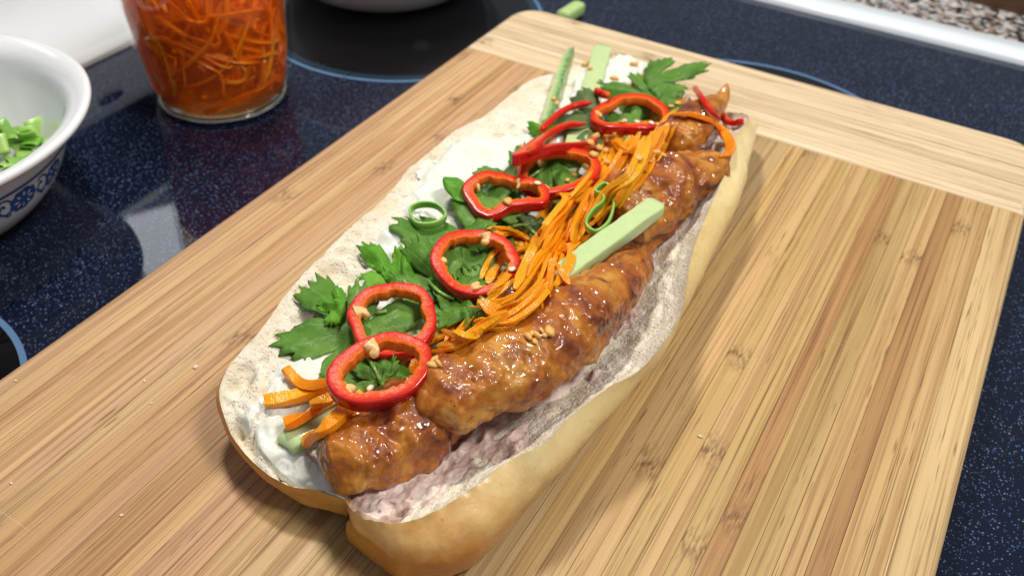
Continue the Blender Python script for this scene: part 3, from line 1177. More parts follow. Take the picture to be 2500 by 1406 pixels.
# ------------------------------------------------------------------ cilantro and scallion
def fit_plane(px, tilt, az=0.0, clear=0.0006, q=0.75):
    """plane facing up, leaning by tilt degrees towards the camera, resting on what lies below the outline px"""
    c = np.mean(px, axis=0)
    hc = hit(*c)
    to = CAM - hc
    to[2] = 0
    to /= np.linalg.norm(to)
    sd = np.array([-to[1], to[0], 0])
    to = to * math.cos(az) + sd * math.sin(az)
    nn = np.array([0, 0, 1.0]) * math.cos(math.radians(tilt)) + to * math.sin(math.radians(tilt))
    z0 = hc[2] - 0.004
    for it in range(60):
        o = np.array([hc[0], hc[1], z0])
        pts = on_plane(px, o, nn, c)
        cl = np.array([p[2] - drop(p[0], p[1]) for p in pts])
        if np.quantile(cl, 1 - q) >= clear:
            break
        z0 += 0.0006
    return c, o, nn


def on_plane(px, o, nn, c):
    # keep the sight line of the centre fixed while the plane moves up
    v0 = ray(*c)
    t0 = (o[2] - CAM[2]) / v0[2]
    o2 = CAM + v0 * t0
    out = []
    for q in px:
        v = ray(*q)
        out.append(CAM + v * (((o2 - CAM) @ nn) / (v @ nn)))
    return np.array(out)


def leaf_outline(kind, seed):
    r_ = np.random.default_rng(seed)
    if kind == 'smooth':
        th = np.linspace(-math.pi, math.pi, 48, endpoint=False)
        x = 0.5 - 0.5 * np.cos(th)
        y = 0.30 * np.sin(th) * (1 - 0.25 * np.cos(th))
        return np.stack([x, y], 1)
    th = np.linspace(-1.95, 1.95, 190)
    lob = np.zeros_like(th)
    for c, a, w in ((0, 1.0, 0.50), (-1.08, 0.86, 0.48), (1.08, 0.86, 0.48)):
        c += r_.uniform(-.08, .08)
        a *= r_.uniform(.9, 1.08)
        lob = np.maximum(lob, a * np.clip(1 - (np.abs(th - c) / w) ** 2.6, 0, 1) ** 0.55)
    rr = 0.30 + 0.70 * lob
    ph = r_.uniform(0, 6)
    sub = 0.06 * np.cos(th * 9.5 + ph)
    tooth = 0.11 * np.abs(((th * 6.6 + ph) % 1.0) * 2 - 1) + 0.02 * r_.uniform(-1, 1, len(th))
    rr = rr * (1 + sub) + (tooth - 0.045) * (0.35 + lob)
    rr *= sstep(1.97, 1.55, np.abs(th)) * 0.75 + 0.25
    return np.stack([rr * np.cos(th), rr * np.sin(th)], 1)


LEAVES = {}


def leaf(base, tip, wid, seed, tilt=8, kind='cilantro', mat=None, az=0.0, curl=0.0030, label=None, cat="herb leaf", name="cilantro_leaf", lift=0.0):
    base, tip = np.array(base, float), np.array(tip, float)
    ax = (tip - base) * 1.08
    side = np.array([-ax[1], ax[0]]) * wid * 1.0
    ol = leaf_outline(kind, seed)
    n = len(ol)
    x0, y0, x1, y1 = ol[:, 0].min(), ol[:, 1].min(), ol[:, 0].max(), ol[:, 1].max()
    inner = []
    st = 0.075
    # inside test by ray casting
    gx, gy = np.meshgrid(np.arange(x0, x1, st), np.arange(y0, y1, st))
    g = np.stack([gx.ravel(), gy.ravel()], 1)
    g += np.random.default_rng(seed).uniform(-.015, .015, g.shape)
    inside = np.zeros(len(g), bool)
    j = n - 1
    for i in range(n):
        xi, yi, xj, yj = ol[i, 0], ol[i, 1], ol[j, 0], ol[j, 1]
        cnd = ((yi > g[:, 1]) != (yj > g[:, 1])) & (g[:, 0] < (xj - xi) * (g[:, 1] - yi) / (yj - yi + 1e-12) + xi)
        inside ^= cnd
        j = i
    md = np.min(np.linalg.norm(g[:, None] - ol[None], axis=2), axis=1)
    g = g[inside & (md > 0.03)]
    pts = np.vstack([ol, g])
    res = delaunay_2d_cdt([Vector(p) for p in pts], [], [list(range(n))], 1, 1e-5)
    v2 = np.array([tuple(p) for p in res[0]])
    fc = [tuple(f) for f in res[2]]
    px = base + v2[:, :1] * ax + v2[:, 1:] * side
    key = base + ol[::6, :1] * ax + ol[::6, 1:] * side
    c, o, nn = fit_plane(key, tilt, az, 0.0004, 0.7)
    v = on_plane(px, o, nn, c)
    L = np.linalg.norm(on_plane(np.array([base, tip]), o, nn, c)[1] - on_plane(np.array([base, tip]), o, nn, c)[0])
    rr = np.linalg.norm(v2, axis=1)
    th = np.arctan2(v2[:, 1], v2[:, 0])
    dz = curl * (fbm(np.c_[v2, np.full(len(v2), seed * 0.37)], 2.2, 2, seed) * 1.3 + 0.5 * np.cos(th * 5.8) * rr - 0.6 * rr ** 2 + 0.25)
    v = v + nn * (dz + lift)[:, None]
    for i in range(len(v)):
        zz = drop(v[i, 0], v[i, 1])
        if v[i, 2] < zz + 0.0003:
            v[i, 2] = min(zz + 0.0003, v[i, 2] + 0.004)
    uv = np.stack([th / (2 * math.pi) + 0.5, rr], 1)
    ob = obj(name, v, fc, mat or LEAF, uv=uv)
    LEAVES[seed] = ob
    md = ob.modifiers.new("thickness", 'SOLIDIFY')
    md.thickness = 0.00028
    md.offset = 0
    support(v, fc)
    tag(ob, label or "cilantro leaf tucked under others in the green pile", cat, "cilantro leaves on the sandwich")
    return ob


TUCK = "dark cilantro leaf tucked deep between the chili rings and carrots"
leaf((1080, 700), (1000, 640), 1.0, 301, label=TUCK)
leaf((1010, 770), (1060, 690), 0.9, 302, label=TUCK)
leaf((1120, 690), (1235, 720), 0.8, 303, label=TUCK)
leaf((1300, 480), (1400, 390), 0.9, 304, label=TUCK)
leaf((1240, 560), (1160, 600), 0.9, 305, label=TUCK)
leaf((1180, 500), (1290, 540), 0.9, 306, label=TUCK, mat=LEAF3)
leaf((900, 870), (990, 930), 0.9, 307, label=TUCK)
leaf((1470, 300), (1360, 310), 0.9, 308, label="greyish green cilantro leaf under the red chili strips by the mayonnaise", mat=LEAF3)
leaf((1560, 300), (1480, 290), 0.9, 309, label=TUCK)
leaf((1230, 430), (1190, 500), 0.9, 310, label=TUCK)
leaf((868, 800), (700, 842), 0.92, 311, label="large flat cilantro leaf lying on the mayonnaise left of two overlapping chili rings", curl=0.003)
leaf((872, 815), (1015, 752), 0.85, 312, label="cilantro leaf filling the opening of the upper of two overlapping chili rings")
leaf((972, 690), (893, 606), 0.75, 313, label="frilly bright green cilantro leaf standing up against the mayonnaise", mat=LEAF2, tilt=22)
leaf((985, 700), (1000, 610), 0.7, 314, label="bright ruffled cilantro leaf just beside the frilly standing one", mat=LEAF2, tilt=20)
leaf((1190, 615), (1000, 565), 0.72, 315, label="broad smooth-lobed cilantro leaf above the middle chili ring", curl=0.003)
leaf((1085, 700), (995, 590), 0.8, 316, label="dark upright cilantro leaf next to the broad one above the middle chili ring", tilt=25)
leaf((1100, 590), (1185, 668), 0.8, 317, label="cilantro leaf seen through the middle chili ring, pointing at the carrots")
leaf((1135, 578), (1240, 612), 0.7, 318, label="second cilantro leaf inside the middle chili ring")
leaf((1190, 525), (1235, 440), 0.9, 319, label="small toothed cilantro leaf inside the pinched chili ring")
leaf((1340, 385), (1395, 465), 0.8, 320, label="wet cilantro leaf inside the chili ring next to the pinched one")
leaf((1070, 735), (1150, 690), 0.8, 321, label=TUCK)
leaf((1195, 745), (1075, 778), 0.62, 322, label="cilantro leaf beside the carrots below the middle chili ring")
leaf((1140, 740), (1190, 815), 0.5, 323, kind='smooth', label="smooth folded green leaf hanging over the carrots below the middle chili ring")
leaf((935, 945), (868, 885), 0.8, 324, label="cilantro leaf inside the lower of two overlapping chili rings")
leaf((930, 940), (965, 885), 0.7, 325, label="small cilantro leaf at the garlic bits inside the lower overlapping chili ring")
leaf((842, 754), (783, 742), 0.9, 326, label="tiny cilantro leaf peeking out on the mayonnaise above the large flat leaf", mat=LEAF2)
leaf((1345, 330), (1293, 312), 0.8, 327, label="tiny green leaf tip on the mayonnaise by the red chili strips", mat=LEAF2)
leaf((1160, 495), (1090, 445), 0.85, 328, kind='smooth', mat=LEAF2, label="glossy smooth oval green leaf between the mayonnaise and the pinched chili ring")
leaf((1300, 600), (1320, 532), 0.8, 329, kind='smooth', mat=LEAF3, label="folded smooth leaf standing at the top of the carrot bundle")

for k, pp in enumerate([[(870, 800), (905, 775), (945, 765)], [(1045, 690), (1075, 720), (1110, 735)], [(1195, 745), (1165, 728), (1120, 715)], [(985, 690), (1010, 715), (1025, 700)],
                        [(1190, 612), (1215, 590), (1250, 560)], [(1340, 385), (1320, 420), (1290, 440)], [(935, 945), (915, 905), (900, 880)], [(1240, 560), (1280, 555), (1310, 580)]]):
    pts = lay(pp, 0.0010)
    q = np.linspace(0, 2 * math.pi, 8, endpoint=False)
    vv, ff = sweep(resample(pts, 22), np.stack([np.cos(q), np.sin(q)], 1) * 0.00062)
    obj("stem", vv, ff, SCAL, LEAVES[(311, 302, 322, 314, 315, 320, 324, 305)[k]], col=np.tile((0.22, 0.40, 0.08), (len(vv), 1)))
    support(vv, ff)

# ------------------------------------------------------------------ carrots laid on top
paths = [
    ([(648, 992), (700, 985), (760, 972), (830, 952)], .0040, .0026), ([(697, 1048), (745, 1030), (800, 1000), (860, 965)], .0042, .0026),
    ([(748, 1092), (795, 1060), (845, 1015), (890, 975)], .0042, .0026), ([(698, 908), (722, 935), (752, 950), (800, 945)], .0030, .0020),
    ([(760, 1000), (800, 985), (850, 950)], .0030, .002),
    ([(1592, 330), (1560, 400), (1510, 460), (1440, 520), (1390, 560), (1350, 620), (1325, 690), (1332, 748)], .0040, .0018),
    ([(1560, 330), (1530, 400), (1480, 440), (1400, 500), (1360, 560), (1330, 640), (1280, 720), (1220, 748), (1165, 745)], .0042, .0018),
    ([(1520, 330), (1490, 400), (1430, 470), (1370, 520), (1345, 590), (1300, 640), (1275, 690)], .0040, .0018),
    ([(1610, 340), (1580, 420), (1530, 480), (1470, 530), (1420, 570), (1380, 600), (1370, 640), (1350, 690)], .0038, .0017),
    ([(1335, 520), (1350, 490), (1375, 480), (1388, 495), (1370, 525), (1340, 560), (1310, 610)], .0038, .0012),
    ([(1400, 580), (1392, 640), (1372, 680), (1352, 705)], .0032, .0014), ([(1440, 580), (1400, 605), (1360, 620)], .0026, .0013),
    ([(1170, 742), (1220, 772), (1280, 750), (1325, 700), (1350, 640)], .0046, .0018), ([(1170, 800), (1230, 800), (1290, 760), (1340, 700)], .0036, .0016),
    ([(1070, 850), (1120, 845), (1180, 805), (1240, 770)], .0034, .0016), ([(1090, 820), (1140, 835), (1165, 815)], .0026, .0015),
    ([(1545, 340), (1500, 420), (1440, 500)], .0040, .0018), ([(1600, 330), (1570, 390), (1530, 460), (1500, 510)], .0040, .0018),
    ([(1480, 370), (1450, 430), (1400, 490)], .0036, .0016), ([(1630, 310), (1605, 355), (1585, 400)], .0036, .0018),
    ([(1500, 345), (1540, 380), (1570, 350)], .003, .0015), ([(1280, 585), (1240, 572), (1200, 580)], .0028, .0014),
    ([(1250, 615), (1215, 650), (1190, 700)], .0034, .0016), ([(1265, 650), (1230, 690), (1200, 720)], .0034, .0016),
    ([(1318, 572), (1300, 620), (1280, 665), (1256, 716)], .0034, .0022),
    ([(1455, 470), (1420, 540), (1395, 600)], .0042, .0018), ([(1585, 345), (1545, 430), (1490, 480), (1450, 540)], .0042, .0018),
    ([(1390, 700), (1350, 650), (1340, 720)], .002, .001), ([(1640, 288), (1690, 290), (1737, 308), (1768, 338), (1782, 365), (1775, 386), (1752, 393)], .0040, .0024),
]
for k, (pp, w, h) in enumerate(paths):
    if k > 4:
        w, h = w * 1.0, h * 0.80
    pts = lay(pp, h * 0.75 + 0.0004)
    o = strand3(pts, w, h, CARROT, "carrot_shred", 34, 0.35 * math.sin(k * 2.1), 0.9 * math.sin(k * 1.3), k + 80, taper=0.85 if k < 5 else 0.4)
    if 5 <= k < len(paths) - 1 and k not in (8, 10, 11, 24, 27):
        for rep in range(1 + k % 2):                                   # thinner companions in the same bundle
            off = np.array([rng.uniform(8, 20) * (1 if rep else -1), rng.uniform(-14, 14)])
            q0 = int(rng.integers(0, max(1, len(pp) - 3)))
            pq = [(x + off[0], y + off[1] + rng.uniform(-4, 4)) for x, y in pp[q0:]]
            o2 = strand3(lay(pq, 0.0012), rng.uniform(.0016, .0026), rng.uniform(.0010, .0014), CARROT, "carrot_shred", 34, rng.uniform(-.7, .7), rng.uniform(-1.4, 1.4), k + 300 + rep)
            tag(o2, SH_L, "carrot", SH_G)
    if k in (0, 1, 2, 3, 4):
        tag(o, "thick carrot stick end sticking out over the mayonnaise at the front", "carrot", "thick carrot ends at the front")
    elif k == len(paths) - 1:
        tag(o, "carrot shred arching in a wide curve over the last chicken strip", "carrot", SH_G)
    elif k == 24:
        tag(o, "straight bright yellow-orange carrot sliver hanging beside the middle chili ring", "carrot", SH_G)
    else:
        tag(o, SH_L, "carrot", SH_G)


# ------------------------------------------------------------------ scallion loops
def scallion_loop(px, label, hgt=0.0032, thick=0.0011, tilt=10):
    px = closed(px, 60)
    c, o, nn = fit_plane(px[::4], tilt, 0, 0.0008, 0.8)
    v = on_plane(px, o, nn, c) + nn * hgt * 0.5
    sec = rrect(thick, hgt, thick * 0.4, 2)
    vv, f = sweep(v, sec, ref=nn, wrap=True)
    col = np.tile(np.array([0.32, 0.52, 0.10]), (len(vv), 1))
    sx = np.tile(sec[:, 0], len(v))
    col[sx > 0] = (0.16, 0.40, 0.04)
    ob = obj("scallion_slice", vv, f, SCAL, col=col)
    tag(ob, label, "scallion", "scallion slices on the sandwich")
    support(vv, f)


scallion_loop([(1002, 522), (1028, 507), (1066, 511), (1088, 536), (1058, 556), (1016, 554)], "green scallion ring lying on the mayonnaise beside the broad cilantro leaf")
scallion_loop([(1452, 478), (1474, 460), (1492, 478), (1496, 515), (1482, 555), (1452, 576), (1430, 558), (1444, 528), (1472, 502), (1468, 486)],
              "twisted green scallion loop lying on the carrots and cucumber stick", thick=0.0010)


# the leaves at the far end, under the far ring
leaf((1600, 250), (1474, 216), 0.42, 331, label="long cilantro leaf lying behind the far chili ring over the mayonnaise", tilt=10, lift=0.0015)
leaf((1580, 222), (1703, 184), 0.48, 332, label="toothed cilantro leaf pointing past the far end of the baguette", tilt=12, lift=0.003)
leaf((1620, 232), (1672, 268), 0.8, 333, label="cilantro leaf drooping onto the chicken strip with the charred tip", tilt=4)


# ------------------------------------------------------------------ chili rings
def chili(px, label, seed, tilt=8, az=0.0, wall=0.0036, hgt=0.0042, pith=(), seeds=(), q=0.82):
    n = 110
    pxs = closed(px, n)
    c, o, nn = fit_plane(pxs[::5], tilt, az, hgt * 0.75, q)
    top = on_plane(pxs, o, nn, c)
    cen = top.mean(0)
    tt = np.roll(top, -1, 0) - np.roll(top, 1, 0)
    tt /= np.linalg.norm(tt, axis=1)[:, None]
    inn = np.cross(nn, tt)
    if ((cen - top) * inn).sum() < 0:
        inn = -inn
    a = np.linspace(0, 2 * math.pi, n, endpoint=False)
    wl = wall * (1 + 0.30 * fbm(np.c_[np.cos(a) * 2, np.sin(a) * 2, np.full(n, seed)], 1.3, 3, seed) + 0.16 * fbm(np.c_[np.cos(a) * 12, np.sin(a) * 12, np.full(n, seed)], 1.0, 2, seed))
    top = top - inn * (0.0007 * fbm(np.c_[np.cos(a) * 2, np.sin(a) * 2, np.full(n, seed + 3.3)], 1.0, 2, seed + 2))[:, None]
    up = nn * hgt
    bend = nn * (0.0007 * np.sin(2 * a + seed))[:, None]
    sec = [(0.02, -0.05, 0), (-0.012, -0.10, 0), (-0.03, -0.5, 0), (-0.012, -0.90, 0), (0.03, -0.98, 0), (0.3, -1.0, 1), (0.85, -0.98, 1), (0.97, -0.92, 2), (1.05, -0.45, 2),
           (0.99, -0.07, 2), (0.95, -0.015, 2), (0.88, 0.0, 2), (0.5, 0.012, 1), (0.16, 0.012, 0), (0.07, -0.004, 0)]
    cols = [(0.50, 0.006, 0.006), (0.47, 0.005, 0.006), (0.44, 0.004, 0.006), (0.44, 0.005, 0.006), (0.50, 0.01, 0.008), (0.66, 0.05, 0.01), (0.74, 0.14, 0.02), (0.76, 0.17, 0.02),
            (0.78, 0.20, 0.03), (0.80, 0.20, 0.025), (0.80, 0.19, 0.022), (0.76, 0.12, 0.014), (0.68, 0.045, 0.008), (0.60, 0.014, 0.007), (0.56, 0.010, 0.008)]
    v, col = [], []
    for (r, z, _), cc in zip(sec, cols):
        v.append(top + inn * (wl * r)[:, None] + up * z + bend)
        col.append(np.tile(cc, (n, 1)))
    k = len(sec)
    v = np.stack(v, 1).reshape(-1, 3)
    col = np.stack(col, 1).reshape(-1, 3)
    f = grid_faces(n, k, wrap_u=True, wrap_v=True)
    sg = np.sign(np.dot(np.cross(tt[0], inn[0]), nn))
    if sg > 0:
        f = [x[::-1] for x in f]
    root = thing("chili_ring", (cen[0], cen[1], v[:, 2].min()))
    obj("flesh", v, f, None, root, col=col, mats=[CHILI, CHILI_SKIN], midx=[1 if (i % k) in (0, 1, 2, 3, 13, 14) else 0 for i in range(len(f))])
    support(v, f)
    for i, (frac, sz) in enumerate(pith):
        sz *= 0.70
        j = int(frac * n) % n
        b = top[j] + inn[j] * wl[j] * 0.60 - nn * hgt * 0.30
        pth = [b, b + inn[j] * 0.0022 * sz + tt[j] * 0.0008, b + inn[j] * 0.0044 * sz - tt[j] * 0.0006 - nn * 0.0008]
        vv, ff = sweep(resample(pth, 12), rrect(.0028 * sz, .0026 * sz, .0008, 2), scale=np.array([1.7, 1.6, 1.45, 1.3, 1.15, 1.0, .95, .9, .85, .75, .5, .2]))
        vv = vv + 0.0006 * np.stack([fbm(vv, 420, 2, seed + i), fbm(vv, 420, 2, seed + i + 5), fbm(vv, 420, 2, seed + i + 9)], 1)
        obj("pith", vv, ff, PITH, root)
    for i, (sx, sy) in enumerate(seeds):
        h = hit(sx, sy)
        seed_mesh(h + np.array([0, 0, 0.0006]), root, seed + i)
    tag(root, label, "chili ring", "red chili rings on the sandwich")
    return root


def seed_mesh(c, root, seed, r=0.0016):
    a = np.linspace(0, 2 * math.pi, 14, endpoint=False)
    v = [c + np.array([0, 0, 0.0005])]
    for rr, z in ((0.6, 0.0004), (1, 0), (0.6, -0.0004)):
        for t in a:
            v.append(c + np.array([math.cos(t) * r * rr, math.sin(t) * r * rr * 0.75, z]))
    v.append(c - np.array([0, 0, 0.0005]))
    n = len(a)
    f = [(0, 1 + i, 1 + (i + 1) % n) for i in range(n)]
    for k in range(2):
        for i in range(n):
            p, q = 1 + k * n + i, 1 + k * n + (i + 1) % n
            f.append((p, p + n, q + n, q))
    f += [(len(v) - 1, 1 + 2 * n + (i + 1) % n, 1 + 2 * n + i) for i in range(n)]
    v = np.array(v)
    ang = 0.7 * seed
    d = v - c
    ca, sa = math.cos(ang), math.sin(ang)
    v = c + np.stack([d[:, 0] * ca - d[:, 1] * sa, d[:, 0] * sa + d[:, 1] * ca, d[:, 2]], 1)
    obj("seed", v, f, SEED, root)


chili([(1441, 280), (1450, 258), (1490, 240), (1540, 232), (1590, 235), (1625, 255), (1641, 285), (1633, 303), (1590, 313), (1530, 315), (1475, 306), (1448, 294)],
      "red chili ring at the far end of the carrots with white seeds inside", 501, 2, pith=((.10, 1), (.52, .9)), seeds=((1525, 298), (1590, 303), (1555, 300)))
chili([(1265, 425), (1275, 395), (1310, 368), (1365, 358), (1420, 360), (1455, 378), (1467, 405), (1455, 432), (1420, 455), (1375, 468), (1320, 468), (1280, 452)],
      "red chili ring partly under the pinched ring, touching the carrot bundle", 502, 6, pith=((.33, 1.1), (.62, 1.2)))
chili([(1130, 462), (1145, 435), (1185, 420), (1230, 420), (1262, 427), (1300, 428), (1332, 448), (1342, 475), (1328, 496), (1290, 502), (1250, 505), (1222, 517), (1190, 525), (1165, 512), (1145, 490)],
      "pinched heart-shaped red chili ring with one white seed", 503, 8, pith=((.55, 1.0), (.80, .9), (.28, .8)), seeds=((1312, 450),))
chili([(1050, 632), (1062, 595), (1100, 565), (1150, 555), (1205, 562), (1245, 590), (1268, 630), (1267, 660), (1243, 693), (1200, 710), (1150, 714), (1100, 697), (1065, 668)],
      "round red chili ring lying alone between the cilantro and carrot bundle", 504, 10, pith=((.25, 1.2), (.50, 1.1), (.80, 1.2)), seeds=((1250, 660),))
chili([(797, 922), (815, 875), (850, 840), (900, 815), (960, 808), (1020, 825), (1050, 850), (1055, 882), (1040, 918), (1000, 952), (940, 975), (880, 984), (830, 972), (804, 950)],
      "large red chili ring nearest the front chicken strip, under another ring", 505, 10, hgt=0.005, pith=((.40, 1.3), (.72, 1.4), (.10, .8)), seeds=((905, 950),))
chili([(847, 768), (857, 735), (885, 703), (930, 690), (985, 690), (1030, 705), (1058, 740), (1063, 780), (1048, 820), (1010, 853), (950, 866), (897, 858), (868, 832), (860, 804)],
      "red chili ring resting on top of the large front ring", 506, 10, hgt=0.0046, pith=((.14, 1.1), (.52, 1.4), (.38, .8)), q=0.9)
chili([(1252, 374), (1290, 345), (1340, 323), (1400, 317), (1458, 328), (1440, 342), (1380, 354), (1310, 368)],
      "red chili ring seen nearly edge on, leaning beside the mayonnaise", 507, -22, wall=0.0028, hgt=0.0044, pith=((.3, .8),), q=0.6)


def chili_strip(pp, label, w=0.0034, h=0.0026, roll=0.0, k=0):
    pts = lay(pp, h * 0.9 + 0.0006)
    path = resample(pts, 30)
    u = np.linspace(0, 1, 30)
    sec = rrect(w, h, h * 0.3, 2)
    v, f = sweep(path, sec, roll=np.full(30, roll), scale=np.clip(np.minimum(u / .06, (1 - u) / .08), 0, 1) * .7 + .3)
    sx = np.tile(sec[:, 0], 30) / w
    col = np.where((sx > -0.05)[:, None], np.array([[0.58, 0.012, 0.008]]), np.array([[0.78, 0.15, 0.02]]))
    o = obj("chili_strip", v, f, CHILI, col=col)
    tag(o, label, "chili", "curved chili slivers on the sandwich")
    support(v, f)


chili_strip([(1318, 335), (1345, 308), (1372, 287), (1405, 273), (1445, 265)], "thin red chili strip curving up from the mayonnaise edge to the far ring", roll=.9)
chili_strip([(1290, 395), (1330, 350), (1380, 322), (1430, 318)], "orange-red chili strip under the ring seen edge on", roll=.3)
chili_strip([(1692, 225), (1715, 262), (1735, 288), (1752, 306)], "dark red chili sliver leaning on the chicken strip with the charred tip", w=.003, roll=.8)
chili_strip([(1757, 292), (1768, 308), (1790, 316), (1812, 308)], "short curled chili piece at the far rim of the crust", w=.003, roll=.2)
chili_strip([(1452, 232), (1462, 244), (1480, 250)], "stub of red chili showing beside the far ring under the cilantro", w=.004, h=.003)


# ------------------------------------------------------------------ fried garlic, bread bits
def bit(c, r, name, mat, label, cat, group, seed):
    bm = bmesh.new()
    bmesh.ops.create_icosphere(bm, subdivisions=2, radius=1.0)
    v = np.array([x.co[:] for x in bm.verts])
    f = [[x.index for x in q.verts] for q in bm.faces]
    bm.free()
    r_ = np.random.default_rng(seed)
    v = v * (1 + 0.45 * fbm(v, 1.3, 2, seed)[:, None]) * np.array([1, r_.uniform(.5, .9), r_.uniform(.45, .7)]) * r
    a = r_.uniform(0, 6)
    v = np.stack([v[:, 0] * math.cos(a) - v[:, 1] * math.sin(a), v[:, 0] * math.sin(a) + v[:, 1] * math.cos(a), v[:, 2]], 1)
    o = obj(name, v + c + np.array([0, 0, r * 0.30]), f, mat)
    tag(o, label, cat, group)


gp = [(1352, 243), (1358, 255), (1270, 358), (1455, 335), (1470, 345), (1482, 352), (1440, 352), (1462, 365), (1478, 372), (1450, 380), (1490, 338), (1500, 328), (1520, 300),
      (1475, 390), (1480, 400), (1300, 815), (1312, 822), (1322, 808), (1330, 820), (1290, 825), (1305, 835), (1340, 812), (1060, 880), (1070, 890), (1055, 895), (1430, 160),
      (1440, 170), (1500, 195), (1548, 160), (1655, 255), (1640, 262), (1240, 495), (1430, 410), (1400, 430), (1385, 442), (1560, 390), (1600, 375), (1620, 382), (1590, 395)]
for k, (x, y) in enumerate(gp):
    on = "crisp golden fried garlic bit " + ("stuck to a glazed chicken strip" if 815 > y > 805 or 800 < y < 840 or (x > 1550 and y > 370) else
                                             "on the mayonnaise" if x < 1450 and y < 260 or x == 1270 else "scattered over the carrots and herbs")
    bit(hit(x, y), rng.uniform(.0011, .0022), "garlic_bit", GARLIC, on, "garlic", "fried garlic bits", 600 + k)
for k, (x, y) in enumerate([(353, 930), (478, 897), (38, 930), (28, 1180), (370, 985), (297, 1258), (1709, 1066)]):
    bit(P(x, y, 0), rng.uniform(.0005, .0009), "bread_bit", CRUMBBIT, "tiny pale bread crumb lying on the bamboo strips", "crumb", "bread crumbs on the board", 700 + k)

# ------------------------------------------------------------------ jar of pickled carrots
JC = np.array([-0.0950, -0.1500, 0.0])
jar = thing("glass_jar", JC)
tag(jar, "clear glass jar packed with orange carrot shreds in brine", "jar")
jp = [(0.0, 0.0010), (0.027, 0.0008), (0.030, 0.0), (0.0325, 0.0006), (0.0345, 0.0032), (0.0358, 0.008), (0.0369, 0.019), (0.0384, 0.035), (0.0402, 0.055), (0.0412, 0.090),
      (0.0400, 0.100), (0.0345, 0.108), (0.0335, 0.116), (0.0345, 0.118), (0.0345, 0.121), (0.0335, 0.123), (0.0335, 0.128), (0.0325, 0.129)]
inner = [(r - 0.0018, z + (0.0028 if z < 0.01 else 0)) for r, z in jp[3:]][::-1]
v, f = lathe(jp + inner + [(0.0, 0.0036)], 96, JC)
obj("glass", v, f, GLASS, jar)
bp = [(0.0, 0.0040), (0.029, 0.0040), (0.0318, 0.0064), (0.0334, 0.0112), (0.0345, 0.020), (0.0360, 0.036), (0.0376, 0.056), (0.0386, 0.088), (0.0, 0.088)]
v, f = lathe(bp, 72, JC)
obj("brine", v, f, BRINE, jar)
v, f = lathe([(0.0, 0.0012), (0.029, 0.0012), (0.0322, 0.0018), (0.0325, 0.0028), (0.031, 0.0032), (0.0, 0.0032)], 96, JC)
obj("base_glass", v, f, GLASSBASE, jar)
proto = []
for k in range(295):
    a0 = rng.uniform(0, 6.283)
    rr = rng.uniform(0.022, 0.0365)
    L = rng.uniform(0.5, 1.6)
    z0, z1 = rng.uniform(0.006, 0.082), rng.uniform(0.006, 0.084)
    pts = []
    bow = rng.uniform(-0.012, 0.012)
    for q in np.linspace(0, 1, 7):
        a = a0 + L * (q - .5) + 0.12 * math.sin(q * 6 + k)
        z = np.clip(z0 + (z1 - z0) * q + bow * math.sin(q * math.pi * 1.4), 0.0058, 0.085)
        r = min(rr + 0.003 * math.sin(q * 5 + k), np.interp(z, [.005, .010, .02, .035, .055, .08], [.0285, .0322, .0338, .0352, .0366, .0374]))
        pts.append(JC + np.array([r * math.cos(a), r * math.sin(a), z]))
    o = strand3(pts, rng.uniform(.0018, .0030), rng.uniform(.0012, .0018), CARROT_J, "pickled_carrot_shred", 20, rng.uniform(0, 3), rng.uniform(-1, 1), k, sup=False)
    tag(o, "pickled orange carrot shred in the brine of the glass jar", "carrot", "pickled carrot shreds in the jar")

# ------------------------------------------------------------------ white bowl with blue print
BC = np.array([-0.128, -0.292, 0.0])
bowl = thing("patterned_bowl", BC)
tag(bowl, "white bowl with blue flower print holding chopped scallion", "bowl")
bo = [(0.0, 0.0016), (0.034, 0.0014), (0.036, 0.0), (0.0385, 0.0004), (0.0460, 0.0050), (0.0535, 0.0125), (0.0590, 0.0215), (0.0628, 0.0305), (0.0655, 0.0372), (0.0700, 0.0412),
      (0.0742, 0.0432), (0.0758, 0.0445), (0.0756, 0.0462), (0.0738, 0.0468), (0.0690, 0.0450), (0.0645, 0.0405), (0.0608, 0.0310), (0.0562, 0.0220), (0.0500, 0.0135), (0.0425, 0.0070), (0.034, 0.0042), (0.0, 0.0036)]
dense = resample(np.array(bo), 150)
v, f = lathe(dense, 128, BC)
obj("shell", v, f, CERAMIC, bowl)
og = np.array(bo[4:10])


def on_bowl(u, z, off=0.0002):           # u: metres along the side from the camera-facing direction, z: height
    r = np.interp(z, og[:, 1], og[:, 0])
    a = u / 0.058
    return BC + np.array([(r + off) * math.cos(a), (r + off) * math.sin(a), z - off * 0.6])


def decal(name, poly, mat, off, hub=True):
    n = len(poly)
    c = np.mean(poly, axis=0)
    v = [on_bowl(c[0], c[1], off)] + [on_bowl(p[0] * .5 + c[0] * .5, p[1] * .5 + c[1] * .5, off) for p in poly] + [on_bowl(p[0], p[1], off) for p in poly]
    f = [(0, 1 + i, 1 + (i + 1) % n) for i in range(n)] + [(1 + i, 1 + n + i, 1 + n + (i + 1) % n, 1 + (i + 1) % n) for i in range(n)]
    return obj(name, v, f, mat, bowl)


def ribbon(pts, w, off=0.0002, mat=None):
    pts = resample(np.array(pts), 40)
    t = np.gradient(pts, axis=0)
    t /= np.linalg.norm(t, axis=1)[:, None] + 1e-9
    nn = np.stack([-t[:, 1], t[:, 0]], 1) * w / 2
    v = [on_bowl(*(p + q), off) for p, q in zip(pts, nn)] + [on_bowl(*(p - q), off) for p, q in zip(pts, nn)]
    n = len(pts)
    return obj("print_line", v, [(i, i + 1, n + i + 1, n + i) for i in range(n - 1)], mat or BLUE, bowl)


